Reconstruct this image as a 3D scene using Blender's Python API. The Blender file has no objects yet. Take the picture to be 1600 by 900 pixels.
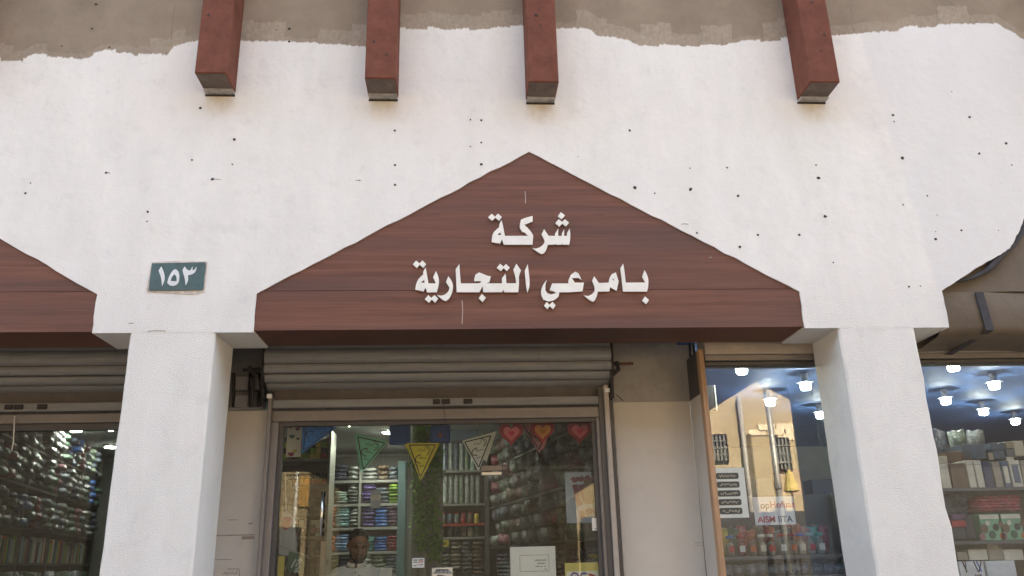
import bpy, bmesh, math, random
from mathutils import Vector, Matrix, noise
from mathutils.geometry import tessellate_polygon
random.seed(7)
rnd = random.Random(11)
R = math.radians
sc = bpy.context.scene
COL = sc.collection

# ------------------------------------------------------------------ camera, sky, sun, exposure
EYE = 1.6
CAM = Vector((0, -5.0, EYE))
FPX, TILT, YAW, ROLL = 1270.22, 0.324099, 0.0681355, -0.0255839
_f = Vector((math.sin(YAW) * math.cos(TILT), math.cos(YAW) * math.cos(TILT), math.sin(TILT)))
_r0 = Vector((math.cos(YAW), -math.sin(YAW), 0))
_u0 = _r0.cross(_f)
_r = math.cos(ROLL) * _r0 + math.sin(ROLL) * _u0
_u = -math.sin(ROLL) * _r0 + math.cos(ROLL) * _u0
cd = bpy.data.cameras.new('camera')
cam = bpy.data.objects.new('camera', cd)
COL.objects.link(cam)
cd.sensor_width = 36
cd.lens = FPX / 1600 * 36
cd.clip_start = 0.05
cd.clip_end = 2000
cam.matrix_world = Matrix(((_r.x, _u.x, -_f.x, CAM.x), (_r.y, _u.y, -_f.y, CAM.y), (_r.z, _u.z, -_f.z, CAM.z), (0, 0, 0, 1)))
sc.camera = cam

SUN_EL, SUN_AZ = R(48), R(12)          # azimuth from +Y (behind the shop) towards +X
w = bpy.data.worlds.new('World')
sc.world = w
w.use_nodes = True
nt = w.node_tree
bg = nt.nodes['Background']
sky = nt.nodes.new('ShaderNodeTexSky')
sky.sky_type = 'NISHITA'
sky.sun_disc = False
sky.sun_elevation = SUN_EL
sky.sun_rotation = SUN_AZ
sky.altitude = 0
sky.air_density = 0.8
sky.dust_density = 5.0
sky.ozone_density = 1.0
nt.links.new(sky.outputs[0], bg.inputs[0])
bg.inputs[1].default_value = 0.15
sl = bpy.data.lights.new('sun', 'SUN')
sl.energy = 5.0
sl.angle = R(0.5)
sl.color = (1.0, 0.93, 0.84)
so = bpy.data.objects.new('sun', sl)
COL.objects.link(so)
_sd = Vector((math.sin(SUN_AZ) * math.cos(SUN_EL), math.cos(SUN_AZ) * math.cos(SUN_EL), math.sin(SUN_EL)))
so.rotation_euler = _sd.to_track_quat('Z', 'Y').to_euler()
so.location = (0, 20, 30)
vs = sc.view_settings
vs.view_transform = 'Standard'
vs.look = 'None'
vs.exposure = 3.44
vs.use_white_balance = True
vs.white_balance_temperature = 8000
vs.white_balance_tint = 6
vs.gamma = 1.0
sc.cycles.use_denoising = True
sc.cycles.transparent_max_bounces = 16
sc.cycles.max_bounces = 8
sc.cycles.sample_clamp_indirect = 6.0


def at(px, py, Y):
    """world point on the plane y=Y that the survey photograph shows at (px,py)"""
    d = _f * FPX + _r * (px - 800) + _u * (450 - py)
    return CAM + d * ((Y + 5.0) / d.y)


def atz(px, py, Z):
    d = _f * FPX + _r * (px - 800) + _u * (450 - py)
    return CAM + d * ((Z - EYE) / d.z)


# ------------------------------------------------------------------ materials
MATS = {}


def nodes(name):
    m = bpy.data.materials.new(name)
    m.use_nodes = True
    t = m.node_tree
    return m, t, t.nodes['Principled BSDF']


def N(t, kind, **kw):
    n = t.nodes.new(kind)
    for k, v in kw.items():
        if k.startswith('i_'):
            n.inputs[k[2:]].default_value = v
        else:
            setattr(n, k, v)
    return n


def mixc(t, a, b, fac):
    n = t.nodes.new('ShaderNodeMix')
    n.data_type = 'RGBA'
    for s, v in ((6, a), (7, b), (0, fac)):
        if hasattr(v, 'is_output'):
            t.links.new(v, n.inputs[s])
        elif s == 0:
            n.inputs[0].default_value = v
        else:
            n.inputs[s].default_value = (*v, 1) if len(v) == 3 else v
    return n.outputs[2]


def math_(t, op, a, b=None, c=None, clamp=False):
    n = t.nodes.new('ShaderNodeMath')
    n.operation = op
    n.use_clamp = clamp
    for i, v in enumerate((a, b, c)):
        if v is None:
            continue
        if hasattr(v, 'is_output'):
            t.links.new(v, n.inputs[i])
        else:
            n.inputs[i].default_value = v
    return n.outputs[0]


def ramp(t, src, p0, p1):
    n = t.nodes.new('ShaderNodeMapRange')
    n.inputs[1].default_value = p0
    n.inputs[2].default_value = p1
    t.links.new(src, n.inputs[0])
    return n.outputs[0]


def noise_(t, vec, scale, detail=4, rough=0.6, mapscale=None):
    if mapscale:
        mp = t.nodes.new('ShaderNodeMapping')
        mp.inputs['Scale'].default_value = mapscale
        t.links.new(vec, mp.inputs[0])
        vec = mp.outputs[0]
    n = t.nodes.new('ShaderNodeTexNoise')
    n.inputs['Scale'].default_value = scale
    n.inputs['Detail'].default_value = detail
    n.inputs['Roughness'].default_value = rough
    t.links.new(vec, n.inputs['Vector'])
    return n.outputs[0]


def bump(t, p, h, strength, dist=0.01):
    b = t.nodes.new('ShaderNodeBump')
    b.inputs['Strength'].default_value = strength
    b.inputs['Distance'].default_value = dist
    t.links.new(h, b.inputs['Height'])
    t.links.new(b.outputs[0], p.inputs['Normal'])


def geo(t, world=True):
    if world:
        return t.nodes.new('ShaderNodeNewGeometry').outputs['Position']
    return t.nodes.new('ShaderNodeTexCoord').outputs['Object']


def M(name, col, rough=0.6, metal=0.0, var=0.12, vscale=6, bmp=0.0, bscale=60, spec=0.4, stretch=None, coat=0.0, dirt=0.0):
    """plain surface with broken-up colour, gloss and fine relief"""
    if name in MATS:
        return MATS[name]
    m, t, p = nodes(name)
    v = geo(t)
    n1 = noise_(t, v, vscale, 5, 0.65, stretch)
    dark = tuple(c * (1 - var) for c in col)
    lite = tuple(min(1, c * (1 + var)) for c in col)
    c = mixc(t, dark, lite, ramp(t, n1, 0.3, 0.7))
    if dirt:
        n2 = noise_(t, v, vscale * 3.1, 6, 0.7)
        c = mixc(t, c, tuple(x * 0.45 for x in col), math_(t, 'MULTIPLY', ramp(t, n2, 0.52, 0.75), dirt))
    t.links.new(c, p.inputs['Base Color'])
    p.inputs['Roughness'].default_value = rough
    p.inputs['Metallic'].default_value = metal
    p.inputs['Specular IOR Level'].default_value = spec
    p.inputs['Coat Weight'].default_value = coat
    p.inputs['Coat Roughness'].default_value = 0.12
    if bmp:
        bump(t, p, noise_(t, v, bscale, 4, 0.6, stretch), bmp)
    MATS[name] = m
    return m


def EM(name, col, s):
    if name in MATS:
        return MATS[name]
    m, t, p = nodes(name)
    p.inputs['Base Color'].default_value = (*col, 1)
    p.inputs['Emission Color'].default_value = (*col, 1)
    p.inputs['Emission Strength'].default_value = s
    MATS[name] = m
    return m


def glass_mat(name, tint, f0, rough=0.0):
    m = bpy.data.materials.new(name)
    m.use_nodes = True
    t = m.node_tree
    t.nodes.remove(t.nodes['Principled BSDF'])
    out = t.nodes['Material Output']
    tr = N(t, 'ShaderNodeBsdfTransparent')
    tr.inputs[0].default_value = (*tint, 1)
    gl = N(t, 'ShaderNodeBsdfGlossy')
    gl.inputs['Roughness'].default_value = rough
    lw = N(t, 'ShaderNodeLayerWeight')
    lw.inputs[0].default_value = 0.5
    pw = math_(t, 'POWER', lw.outputs['Facing'], 5.0)
    fr = math_(t, 'MULTIPLY_ADD', pw, 1 - f0, f0)
    mx = N(t, 'ShaderNodeMixShader')
    t.links.new(fr, mx.inputs[0])
    t.links.new(tr.outputs[0], mx.inputs[1])
    t.links.new(gl.outputs[0], mx.inputs[2])
    # faint grease smears in the gloss
    v = geo(t)
    n = noise_(t, v, 1.3, 3, 0.5)
    bp = N(t, 'ShaderNodeBump')
    bp.inputs['Strength'].default_value = 0.004
    bp.inputs['Distance'].default_value = 0.02
    t.links.new(n, bp.inputs['Height'])
    t.links.new(bp.outputs[0], gl.inputs['Normal'])
    t.links.new(mx.outputs[0], out.inputs[0])
    MATS[name] = m
    return m


def plastic_wrap(name, col, bright=1.0):
    """folded fabric inside a shiny crinkled polythene bag"""
    m, t, p = nodes(name)
    v = geo(t)
    n1 = noise_(t, v, 14, 5, 0.6)
    c = mixc(t, tuple(x * 0.55 for x in col), tuple(min(1, x * 1.35) for x in col), ramp(t, n1, 0.3, 0.7))
    n2 = noise_(t, v, 30, 3, 0.5, (1, 1, 2.5))
    c = mixc(t, c, (0.5, 0.52, 0.52), math_(t, 'MULTIPLY', ramp(t, n2, 0.55, 0.75), 0.35))
    t.links.new(c, p.inputs['Base Color'])
    p.inputs['Roughness'].default_value = 0.55
    p.inputs['Coat Weight'].default_value = 1.0
    p.inputs['Coat Roughness'].default_value = 0.17
    b = N(t, 'ShaderNodeBump')
    b.inputs['Strength'].default_value = 0.9
    b.inputs['Distance'].default_value = 0.02
    t.links.new(noise_(t, v, 34, 4, 0.65, (1, 1, 1.8)), b.inputs['Height'])
    t.links.new(b.outputs[0], p.inputs['Coat Normal'])
    t.links.new(b.outputs[0], p.inputs['Normal'])
    return m


# -- the painted facade
SPLIT = at(1345, 60, 0).x
BEAMS = [(-1.745, 4.711), (-0.628, 4.687), (0.472, 4.675), (2.437, 4.703), (-3.46, 4.86), (4.55, 4.70)]
def facade_material():
    m, t, p = nodes('painted_plaster')
    v = geo(t)
    sx = N(t, 'ShaderNodeSeparateXYZ')
    t.links.new(v, sx.inputs[0])
    X, Z = sx.outputs[0], sx.outputs[2]
    edge = [(-120, 88), (0, 92), (44, 92), (52, 85), (104, 87), (128, 93), (133, 91), (150, 84), (160, 80), (206, 80), (212, 85), (262, 84), (268, 70), (318, 62),
            (383, 65), (420, 64), (500, 65), (535, 67), (575, 71), (628, 43), (682, 44), (690, 49), (733, 45), (745, 43), (812, 42), (870, 45), (922, 43),
            (928, 56), (985, 61), (990, 68), (1062, 72), (1130, 72), (1138, 67), (1220, 60), (1300, 54), (1342, 52), (1350, 49), (1405, 48),
            (1412, 42), (1462, 41), (1468, 36), (1505, 35), (1560, 37), (1572, 47), (1586, 50), (1594, 62), (1720, 60)]
    pts = []
    for px, py in edge:
        q = at(px, py, 0)
        pts.append((q.x, q.z))
    x0, x1, z0, z1 = -5.0, 6.0, 4.5, 6.0
    fc = N(t, 'ShaderNodeFloatCurve')
    cu = fc.mapping.curves[0]
    cu.points[0].location = (0, (pts[0][1] - z0) / (z1 - z0))
    cu.points[1].location = (1, (pts[-1][1] - z0) / (z1 - z0))
    for x, z in pts:
        cu.points.new((x - x0) / (x1 - x0), (z - z0) / (z1 - z0))
    for k in cu.points:
        k.handle_type = 'VECTOR'
    fc.mapping.update()
    xn = ramp(t, X, x0, x1)
    t.links.new(xn, fc.inputs['Value'])
    zb = math_(t, 'MULTIPLY_ADD', fc.outputs[0], z1 - z0, z0)

    def cells(freq, seed):
        wn = N(t, 'ShaderNodeTexWhiteNoise', noise_dimensions='1D')
        wob = noise_(t, v, 4.0, 3, 0.6, (1, 1, 0.6))
        xx = math_(t, 'ADD', math_(t, 'MULTIPLY', X, freq), math_(t, 'MULTIPLY_ADD', wob, 0.35, seed))
        t.links.new(math_(t, 'FLOOR', xx), wn.inputs['W'])
        return wn.outputs[0]
    zb = math_(t, 'MULTIPLY_ADD', math_(t, 'SUBTRACT', cells(6.5, 3.3), 0.5), 0.030, zb)
    rag = noise_(t, v, 30, 6, 0.75, (1, 1, 0.45))
    zb = math_(t, 'MULTIPLY_ADD', math_(t, 'SUBTRACT', rag, 0.5), 0.065, zb)
    d = math_(t, 'SUBTRACT', zb, Z)                       # >0 below the brush line
    paint = ramp(t, d, -0.004, 0.006)
    # half-dry first coat reaching above the brush line in square brush lifts
    zb2 = math_(t, 'ADD', d, math_(t, 'MULTIPLY_ADD', cells(4.3, 9.1), 0.16, 0.035))
    dry = ramp(t, zb2, -0.002, 0.008)
    scr = noise_(t, v, 42, 6, 0.75, (1, 1, 0.6))
    dry = math_(t, 'MULTIPLY', dry, math_(t, 'MULTIPLY_ADD', ramp(t, scr, 0.40, 0.62), 0.75, 0.25))
    dry = math_(t, 'MULTIPLY', dry, math_(t, 'MULTIPLY_ADD', cells(4.3, 9.1), 0.25, 0.32))
    # bare cement render
    nb = noise_(t, v, 2.0, 6, 0.65)
    ng = noise_(t, v, 90, 3, 0.7)
    bare = mixc(t, (0.225, 0.172, 0.125), (0.345, 0.272, 0.20), ramp(t, nb, 0.3, 0.7))
    bare = mixc(t, bare, (0.16, 0.12, 0.09), math_(t, 'MULTIPLY', ramp(t, ng, 0.55, 0.8), 0.35))
    c = mixc(t, bare, (0.50, 0.42, 0.335), dry)
    # white emulsion, thin in places, brushed in vertical lifts
    br = noise_(t, v, 2.6, 6, 0.65, (1.6, 1, 0.6))
    white = mixc(t, (0.745, 0.715, 0.66), (0.83, 0.797, 0.745), ramp(t, br, 0.3, 0.7))
    bl = noise_(t, v, 0.8, 4, 0.6)
    white = mixc(t, white, (0.81, 0.745, 0.71), math_(t, 'MULTIPLY', ramp(t, bl, 0.45, 0.75), 0.5))
    th = noise_(t, v, 26, 7, 0.75)
    top = math_(t, 'MULTIPLY', ramp(t, d, 0.85, 0.02), 0.55)
    show = math_(t, 'MULTIPLY', ramp(t, th, 0.56, 0.72), top)
    white = mixc(t, white, (0.46, 0.42, 0.39), show)
    gr = noise_(t, v, 5.5, 7, 0.7)
    white = mixc(t, white, (0.52, 0.48, 0.455), math_(t, 'MULTIPLY', ramp(t, gr, 0.54, 0.76), 0.32))
    sc2 = noise_(t, v, 120, 2, 0.5, (1, 1, 2.5))
    sm = noise_(t, v, 1.7, 3, 0.5)
    white = mixc(t, white, (0.50, 0.46, 0.43), math_(t, 'MULTIPLY', ramp(t, sc2, 0.66, 0.75), math_(t, 'MULTIPLY', ramp(t, sm, 0.5, 0.66), 0.4)))
    for bx, bz in BEAMS[:4]:
        dx = math_(t, 'DIVIDE', math_(t, 'SUBTRACT', X, bx + 0.105), 0.14)
        dz = math_(t, 'DIVIDE', math_(t, 'SUBTRACT', Z, bz - 0.07), 0.13)
        rr_ = math_(t, 'ADD', math_(t, 'MULTIPLY', dx, dx), math_(t, 'MULTIPLY', dz, dz))
        g_ = math_(t, 'MULTIPLY', ramp(t, rr_, 1.0, 0.0), ramp(t, noise_(t, v, 18, 6, 0.7, (1, 1, .5)), 0.35, 0.62))
        white = mixc(t, white, (0.56, 0.45, 0.33), math_(t, 'MULTIPLY', g_, 0.42))
    # the right third was rolled on another day: a shade greyer behind a soft lift line
    ln = math_(t, 'SUBTRACT', X, math_(t, 'MULTIPLY_ADD', math_(t, 'SUBTRACT', 5.2, Z), 0.10, SPLIT))
    ln = math_(t, 'MULTIPLY_ADD', math_(t, 'SUBTRACT', noise_(t, v, 3, 4, 0.6), 0.5), 0.12, ln)
    white = mixc(t, white, (0.70, 0.675, 0.655), math_(t, 'MULTIPLY', ramp(t, ln, -0.01, 0.03), 0.55))
    pat = noise_(t, v, 1.15, 7, 0.72)
    white = mixc(t, white, (0.66, 0.625, 0.60), math_(t, 'MULTIPLY', ramp(t, pat, 0.50, 0.68), 0.20))
    c = mixc(t, c, white, paint)
    t.links.new(c, p.inputs['Base Color'])
    p.inputs['Roughness'].default_value = 0.85
    p.inputs['Specular IOR Level'].default_value = 0.2
    # relief: smooth trowelled above, rough spatter render towards the pillars
    h1 = noise_(t, v, 120, 3, 0.65, (0.8, 1, 1.3))
    h2 = noise_(t, v, 7, 5, 0.6)
    low = ramp(t, Z, 3.5, 3.05)
    hh = math_(t, 'ADD', math_(t, 'MULTIPLY', h1, math_(t, 'MULTIPLY_ADD', low, 1.0, 0.18)), math_(t, 'MULTIPLY', h2, 0.9))
    bump(t, p, hh, 0.5, 0.012)
    MATS['painted_plaster'] = m
    return m


def wood_panel():
    m, t, p = nodes('wood_laminate')
    v = geo(t)
    g1 = noise_(t, v, 1.0, 7, 0.68, (0.7, 1, 26))
    g2 = noise_(t, v, 1.0, 4, 0.7, (3, 1, 150))
    bands = noise_(t, v, 1.0, 2, 0.5, (0.25, 1, 5.5))
    c = mixc(t, (0.125, 0.050, 0.034), (0.235, 0.100, 0.064), ramp(t, g1, 0.32, 0.68))
    c = mixc(t, c, (0.10, 0.058, 0.050), math_(t, 'MULTIPLY', ramp(t, bands, 0.45, 0.65), 0.6))
    c = mixc(t, c, (0.06, 0.03, 0.026), math_(t, 'MULTIPLY', ramp(t, g2, 0.52, 0.72), 0.45))
    t.links.new(c, p.inputs['Base Color'])
    p.inputs['Roughness'].default_value = 0.5
    p.inputs['Specular IOR Level'].default_value = 0.28
    bump(t, p, g2, 0.08, 0.004)
    MATS['wood_laminate'] = m
    return m


def glow_ceiling(name, col):
    return M(name, col, 0.7, var=0.05)


FACADE = facade_material()
WOOD = wood_panel()
BEAM = M('red_brown_paint', (0.175, 0.068, 0.047), 0.75, var=0.2, vscale=9, bmp=0.2, bscale=40, dirt=0.35, spec=0.06)
BEAMUND = M('beam_underside', (0.17, 0.135, 0.115), 0.85, var=0.25, vscale=14, spec=0.1)
BEAMTIP = M('bare_beam_end', (0.42, 0.40, 0.38), 0.8, var=0.3, vscale=20)
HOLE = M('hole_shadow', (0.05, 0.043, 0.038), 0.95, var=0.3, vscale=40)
RUST = M('rust_stain', (0.33, 0.25, 0.17), 0.9, var=0.3, vscale=20)
LETTER = M('letter_acrylic', (0.84, 0.80, 0.72), 0.35, var=0.07, vscale=9, dirt=0.12)
LETTER_SIDE = M('letter_edge', (0.45, 0.42, 0.38), 0.5)
PLATE = M('plate_green', (0.075, 0.125, 0.125), 0.5, var=0.2, vscale=14, dirt=0.2)
PLATE_W = M('plate_white', (0.72, 0.73, 0.72), 0.5, var=0.05)
SLAT = M('shutter_slat', (0.24, 0.24, 0.24), 0.5, var=0.14, vscale=5, stretch=(0.5, 1, 8), bmp=0.05, dirt=0.3)
SLAT_D = M('shutter_dark', (0.11, 0.09, 0.08), 0.6, var=0.2, vscale=8)
ALU = M('brown_aluminium', (0.205, 0.182, 0.17), 0.4, 0.3, var=0.08, vscale=8, dirt=0.15)
ALU_L = M('pale_aluminium', (0.40, 0.345, 0.295), 0.45, 0.15, var=0.1, vscale=8, dirt=0.2)
ALU_D = M('dark_aluminium', (0.085, 0.078, 0.075), 0.45, 0.2, var=0.1)
STEEL = M('dark_steel', (0.05, 0.045, 0.045), 0.55, 0.6, var=0.3, vscale=30, dirt=0.3)
RUSTY = M('rusty_pipe', (0.13, 0.06, 0.05), 0.75, var=0.3, vscale=30)
SHEET = M('beige_sheet_metal', (0.59, 0.54, 0.475), 0.5, var=0.07, vscale=1.6, dirt=0.14, bmp=0.06, bscale=3)
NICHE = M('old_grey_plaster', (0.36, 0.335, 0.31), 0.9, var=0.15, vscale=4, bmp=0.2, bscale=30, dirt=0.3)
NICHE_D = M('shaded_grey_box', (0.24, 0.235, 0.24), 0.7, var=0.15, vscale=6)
WOODTRIM = M('raw_wood_trim', (0.46, 0.27, 0.15), 0.6, var=0.2, vscale=4, stretch=(8, 8, 0.6), bmp=0.1, bscale=30)
CANVAS = M('tan_canvas', (0.155, 0.120, 0.088), 0.85, var=0.16, vscale=3, bmp=0.6, bscale=7)
STRAP = M('dark_strap', (0.055, 0.052, 0.055), 0.8, var=0.3, vscale=20)
PAPER = M('paper', (0.72, 0.66, 0.57), 0.7, var=0.04)
INK = M('ink', (0.03, 0.03, 0.032), 0.6, var=0.1)
CHROME = M('chrome', (0.75, 0.72, 0.66), 0.18, 1.0, var=0.05)
GLASS = glass_mat('window_glass', (0.90, 0.92, 0.91), 0.036)
GLASS_R = glass_mat('window_glass_blue', (0.92, 0.95, 0.98), 0.075)
JARGLASS = glass_mat('jar_glass', (0.92, 0.92, 0.90), 0.06, 0.05)
CEIL = M('ceiling_white', (0.42, 0.43, 0.43), 0.8, var=0.05)
CEIL_B = M('ceiling_blue', (0.06, 0.145, 0.36), 0.7, var=0.10, vscale=1.2)
WALLIN = M('shop_wall', (0.25, 0.25, 0.24), 0.8, var=0.1)
FLOORIN = M('shop_floor', (0.35, 0.33, 0.30), 0.4, var=0.1)
SHELF = M('shelf_board', (0.21, 0.21, 0.20), 0.55, var=0.08)
SHELF_D = M('shelf_dark', (0.10, 0.095, 0.09), 0.6, var=0.15)
LAMP = EM('lamp_lens', (0.88, 1.0, 0.98), 25)
LAMP_B = EM('lamp_lens_cool', (0.86, 0.97, 1.0), 20)
LAMPRIM = M('lamp_rim', (0.5, 0.5, 0.5), 0.4, 0.5)
VINE = M('vine_leaf', (0.20, 0.45, 0.08), 0.5, var=0.4, vscale=20)


# ------------------------------------------------------------------ mesh building
class MB:
    def __init__(s):
        s.v, s.f, s.m = [], [], []

    def add(s, verts, faces, mi=0):
        b = len(s.v)
        s.v += [tuple(x) for x in verts]
        s.f += [tuple(i + b for i in f) for f in faces]
        s.m += [mi] * len(faces)
        return s

    def box(s, x0, x1, y0, y1, z0, z1, mi=0, bev=0.0):
        if bev:
            bm = bmesh.new()
            bmesh.ops.create_cube(bm, size=1)
            for v in bm.verts:
                v.co = Vector(((x0 + x1) / 2 + v.co.x * (x1 - x0), (y0 + y1) / 2 + v.co.y * (y1 - y0), (z0 + z1) / 2 + v.co.z * (z1 - z0)))
            bmesh.ops.bevel(bm, geom=bm.edges[:], offset=bev, segments=1, affect='EDGES')
            bm.verts.index_update()
            s.add([v.co for v in bm.verts], [[v.index for v in f.verts] for f in bm.faces], mi)
            bm.free()
            return s
        return s.add([(x0, y0, z0), (x1, y0, z0), (x1, y1, z0), (x0, y1, z0), (x0, y0, z1), (x1, y0, z1), (x1, y1, z1), (x0, y1, z1)],
                     [(0, 3, 2, 1), (4, 5, 6, 7), (0, 1, 5, 4), (1, 2, 6, 5), (2, 3, 7, 6), (3, 0, 4, 7)], mi)

    def prism(s, loops, y0, y1, mi=0, ms=None):
        """loops of (x,z), first outer then holes, extruded from y0 (front) to y1"""
        ms = mi if ms is None else ms
        flat = [p for l in loops for p in l]
        n = len(flat)
        tris = tessellate_polygon([[Vector((x, z, 0)) for x, z in l] for l in loops])
        vs_ = [(x, y0, z) for x, z in flat] + [(x, y1, z) for x, z in flat]
        fr = []
        for a, b, c in tris:
            A, B, C = flat[a], flat[b], flat[c]
            cr = (B[0] - A[0]) * (C[1] - A[1]) - (B[1] - A[1]) * (C[0] - A[0])
            fr.append((a, b, c) if cr > 0 else (a, c, b))
        base = len(s.v)
        s.add(vs_, fr + [(c + n, b + n, a + n) for a, b, c in fr], mi)
        o = 0
        sides = []
        for li, l in enumerate(loops):
            ar = sum(l[i][0] * l[(i + 1) % len(l)][1] - l[(i + 1) % len(l)][0] * l[i][1] for i in range(len(l)))
            for i in range(len(l)):
                a, b = o + i, o + (i + 1) % len(l)
                q = (b, a, a + n, b + n)
                if (ar > 0) != (li == 0):
                    q = q[::-1]
                sides.append(q)
            o += len(l)
        s.f += [tuple(i + base for i in q) for q in sides]
        s.m += [ms] * len(sides)
        return s

    def tube(s, pts, r, n=8, mi=0):
        pts = [Vector(p) for p in pts]
        rs = r if isinstance(r, (list, tuple)) else [r] * len(pts)
        vs_, fs = [], []
        for i, p in enumerate(pts):
            d = (pts[min(i + 1, len(pts) - 1)] - pts[max(i - 1, 0)]).normalized()
            a = d.orthogonal().normalized() if i == 0 else (a - d * a.dot(d)).normalized()
            b = d.cross(a)
            for k in range(n):
                th = 2 * math.pi * k / n
                vs_.append(p + (a * math.cos(th) + b * math.sin(th)) * rs[i])
        for i in range(len(pts) - 1):
            for k in range(n):
                fs.append((i * n + k, i * n + (k + 1) % n, (i + 1) * n + (k + 1) % n, (i + 1) * n + k))
        fs.append(tuple(range(n))[::-1])
        fs.append(tuple((len(pts) - 1) * n + k for k in range(n)))
        return s.add(vs_, fs, mi)

    def lathe(s, prof, n=12, c=(0, 0, 0), mi=0):
        vs_, fs = [], []
        for r_, z in prof:
            for k in range(n):
                th = 2 * math.pi * k / n
                vs_.append((c[0] + r_ * math.cos(th), c[1] + r_ * math.sin(th), c[2] + z))
        for i in range(len(prof) - 1):
            for k in range(n):
                fs.append((i * n + k, i * n + (k + 1) % n, (i + 1) * n + (k + 1) % n, (i + 1) * n + k))
        fs.append(tuple(range(n))[::-1])
        fs.append(tuple((len(prof) - 1) * n + k for k in range(n)))
        return s.add(vs_, fs, mi)

    def strip(s, pts, wd, y0, y1, mi=0):
        """flat brush stroke through (x,z) points"""
        P = [Vector((x, z)) for x, z in pts]
        L, Q = [], []
        for i, p in enumerate(P):
            d = (P[min(i + 1, len(P) - 1)] - P[max(i - 1, 0)])
            if d.length < 1e-9:
                d = Vector((1, 0))
            d.normalize()
            nn = Vector((-d.y, d.x)) * wd / 2
            L.append(p + nn)
            Q.append(p - nn)
        n = len(P)
        vs_ = [(q.x, y0, q.y) for q in L] + [(q.x, y0, q.y) for q in Q] + [(q.x, y1, q.y) for q in L] + [(q.x, y1, q.y) for q in Q]
        fs = []
        for i in range(n - 1):
            fs += [(i, i + n, i + n + 1, i + 1), (i + 2 * n, i + 1 + 2 * n, i + 1 + 3 * n, i + 3 * n),
                   (i, i + 1, i + 1 + 2 * n, i + 2 * n), (i + n, i + 3 * n, i + 1 + 3 * n, i + 1 + n)]
        return s.add(vs_, fs, mi)

    def mesh(s, name, mats, smooth=False):
        me = bpy.data.meshes.new(name)
        me.from_pydata(s.v, [], s.f)
        for m in (mats if isinstance(mats, (list, tuple)) else [mats]):
            me.materials.append(m)
        me.polygons.foreach_set('material_index', s.m)
        if smooth:
            me.polygons.foreach_set('use_smooth', [True] * len(me.polygons))
        me.update()
        return me

    def build(s, name, mats, parent=None, smooth=False, loc=None):
        o = bpy.data.objects.new(name, s.mesh(name, mats, smooth))
        COL.objects.link(o)
        if parent:
            o.parent = parent
        if loc is not None:
            o.location = loc
        return o


def tag(o, label=None, cat=None, group=None, kind=None):
    if label:
        o['label'] = label
    if cat:
        o['category'] = cat
    if group:
        o['group'] = group
    if kind:
        o['kind'] = kind
    return o


def thing(name, label, cat, loc=(0, 0, 0), rz=0, group=None):
    o = bpy.data.objects.new(name, None)
    o.empty_display_size = 0.1
    COL.objects.link(o)
    o.location = loc
    o.rotation_euler = (0, 0, rz)
    return tag(o, label, cat, group)


def inst(name, me, parent=None, loc=(0, 0, 0), rot=(0, 0, 0), scale=(1, 1, 1)):
    o = bpy.data.objects.new(name, me)
    COL.objects.link(o)
    if parent:
        o.parent = parent
    o.location = loc
    o.rotation_euler = rot
    o.scale = scale
    return o


def copy_tree(o, parent=None):
    c = o.copy()
    COL.objects.link(c)
    if parent:
        c.parent = parent
    for ch in list(o.children):
        copy_tree(ch, c)
    return c


def curve_to_mesh(cu, mat, parent):
    tmp = bpy.data.objects.new('tmp', cu)
    COL.objects.link(tmp)
    dg = bpy.context.evaluated_depsgraph_get()
    dg.update()
    me = bpy.data.meshes.new_from_object(tmp.evaluated_get(dg))
    bpy.data.objects.remove(tmp)
    me.name = 'lettering'
    me.materials.clear()
    me.materials.append(mat)
    me.polygons.foreach_set('material_index', [0] * len(me.polygons))
    o = bpy.data.objects.new('lettering', me)
    COL.objects.link(o)
    o.parent = parent
    o['kind'] = 'stuff'
    return o


# ------------------------------------------------------------------ ground, street
g = MB().box(-400, 400, -400, 400, -0.5, -0.15)
tag(g.build('ground', M('dry_ground', (0.14, 0.115, 0.09), 0.95, var=0.15, vscale=0.3)), kind='structure')
g = MB().box(-60, 60, -9.2, -2.2, -0.15, 0.0 - 0.12)
tag(g.build('road', M('asphalt', (0.05, 0.047, 0.044), 0.9, var=0.25, vscale=2, bmp=0.3, bscale=120)), kind='structure')
PAVE = M('beige_paving', (0.12, 0.095, 0.072), 0.8, var=0.15, vscale=1.5, bmp=0.15, bscale=40)
KERB = M('kerb_stone', (0.38, 0.36, 0.33), 0.8, var=0.15)
for y0, y1 in ((-2.0, 8.4), (-16.0, -9.4)):
    tag(MB().box(-60, 60, y0, y1, -0.15, 0.0).build('pavement', PAVE), kind='structure')
for y0, y1 in ((-2.2, -2.002), (-9.398, -9.2)):
    tag(MB().box(-60, 60, y0, y1, -0.15, 0.02).build('kerb', KERB), kind='structure')

# ------------------------------------------------------------------ the shop building: wall, pillars, beams
BAYS = [0.4825 + 4.525 * k for k in (-2, -1, 0, 1, 2)]
HW, ZB, ZE, ZA = 1.772, 3.008, 3.252, 4.276      # half width, foot, eave and apex of a gable opening
XL, XR, ZT = -11.2, 12.2, 12.5  # wall height raised out of view to keep the street in shade
DEP = 0.40
bld = thing('shop_building', 'white painted shop building with gable openings, rough pillars and red brown beams', 'building')


def jag(a, b, n, amp, rr):
    out = []
    for i in range(n):
        k = i / n
        out.append((a[0] + (b[0] - a[0]) * k + rr.uniform(-amp, amp) * (i > 0), a[1] + (b[1] - a[1]) * k + rr.uniform(-amp, amp) * (i > 0)))
    return out


def onwall_(poly):
    return [(at(x, y, 0).x, at(x, y, 0).z) for x, y in poly]


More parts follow.
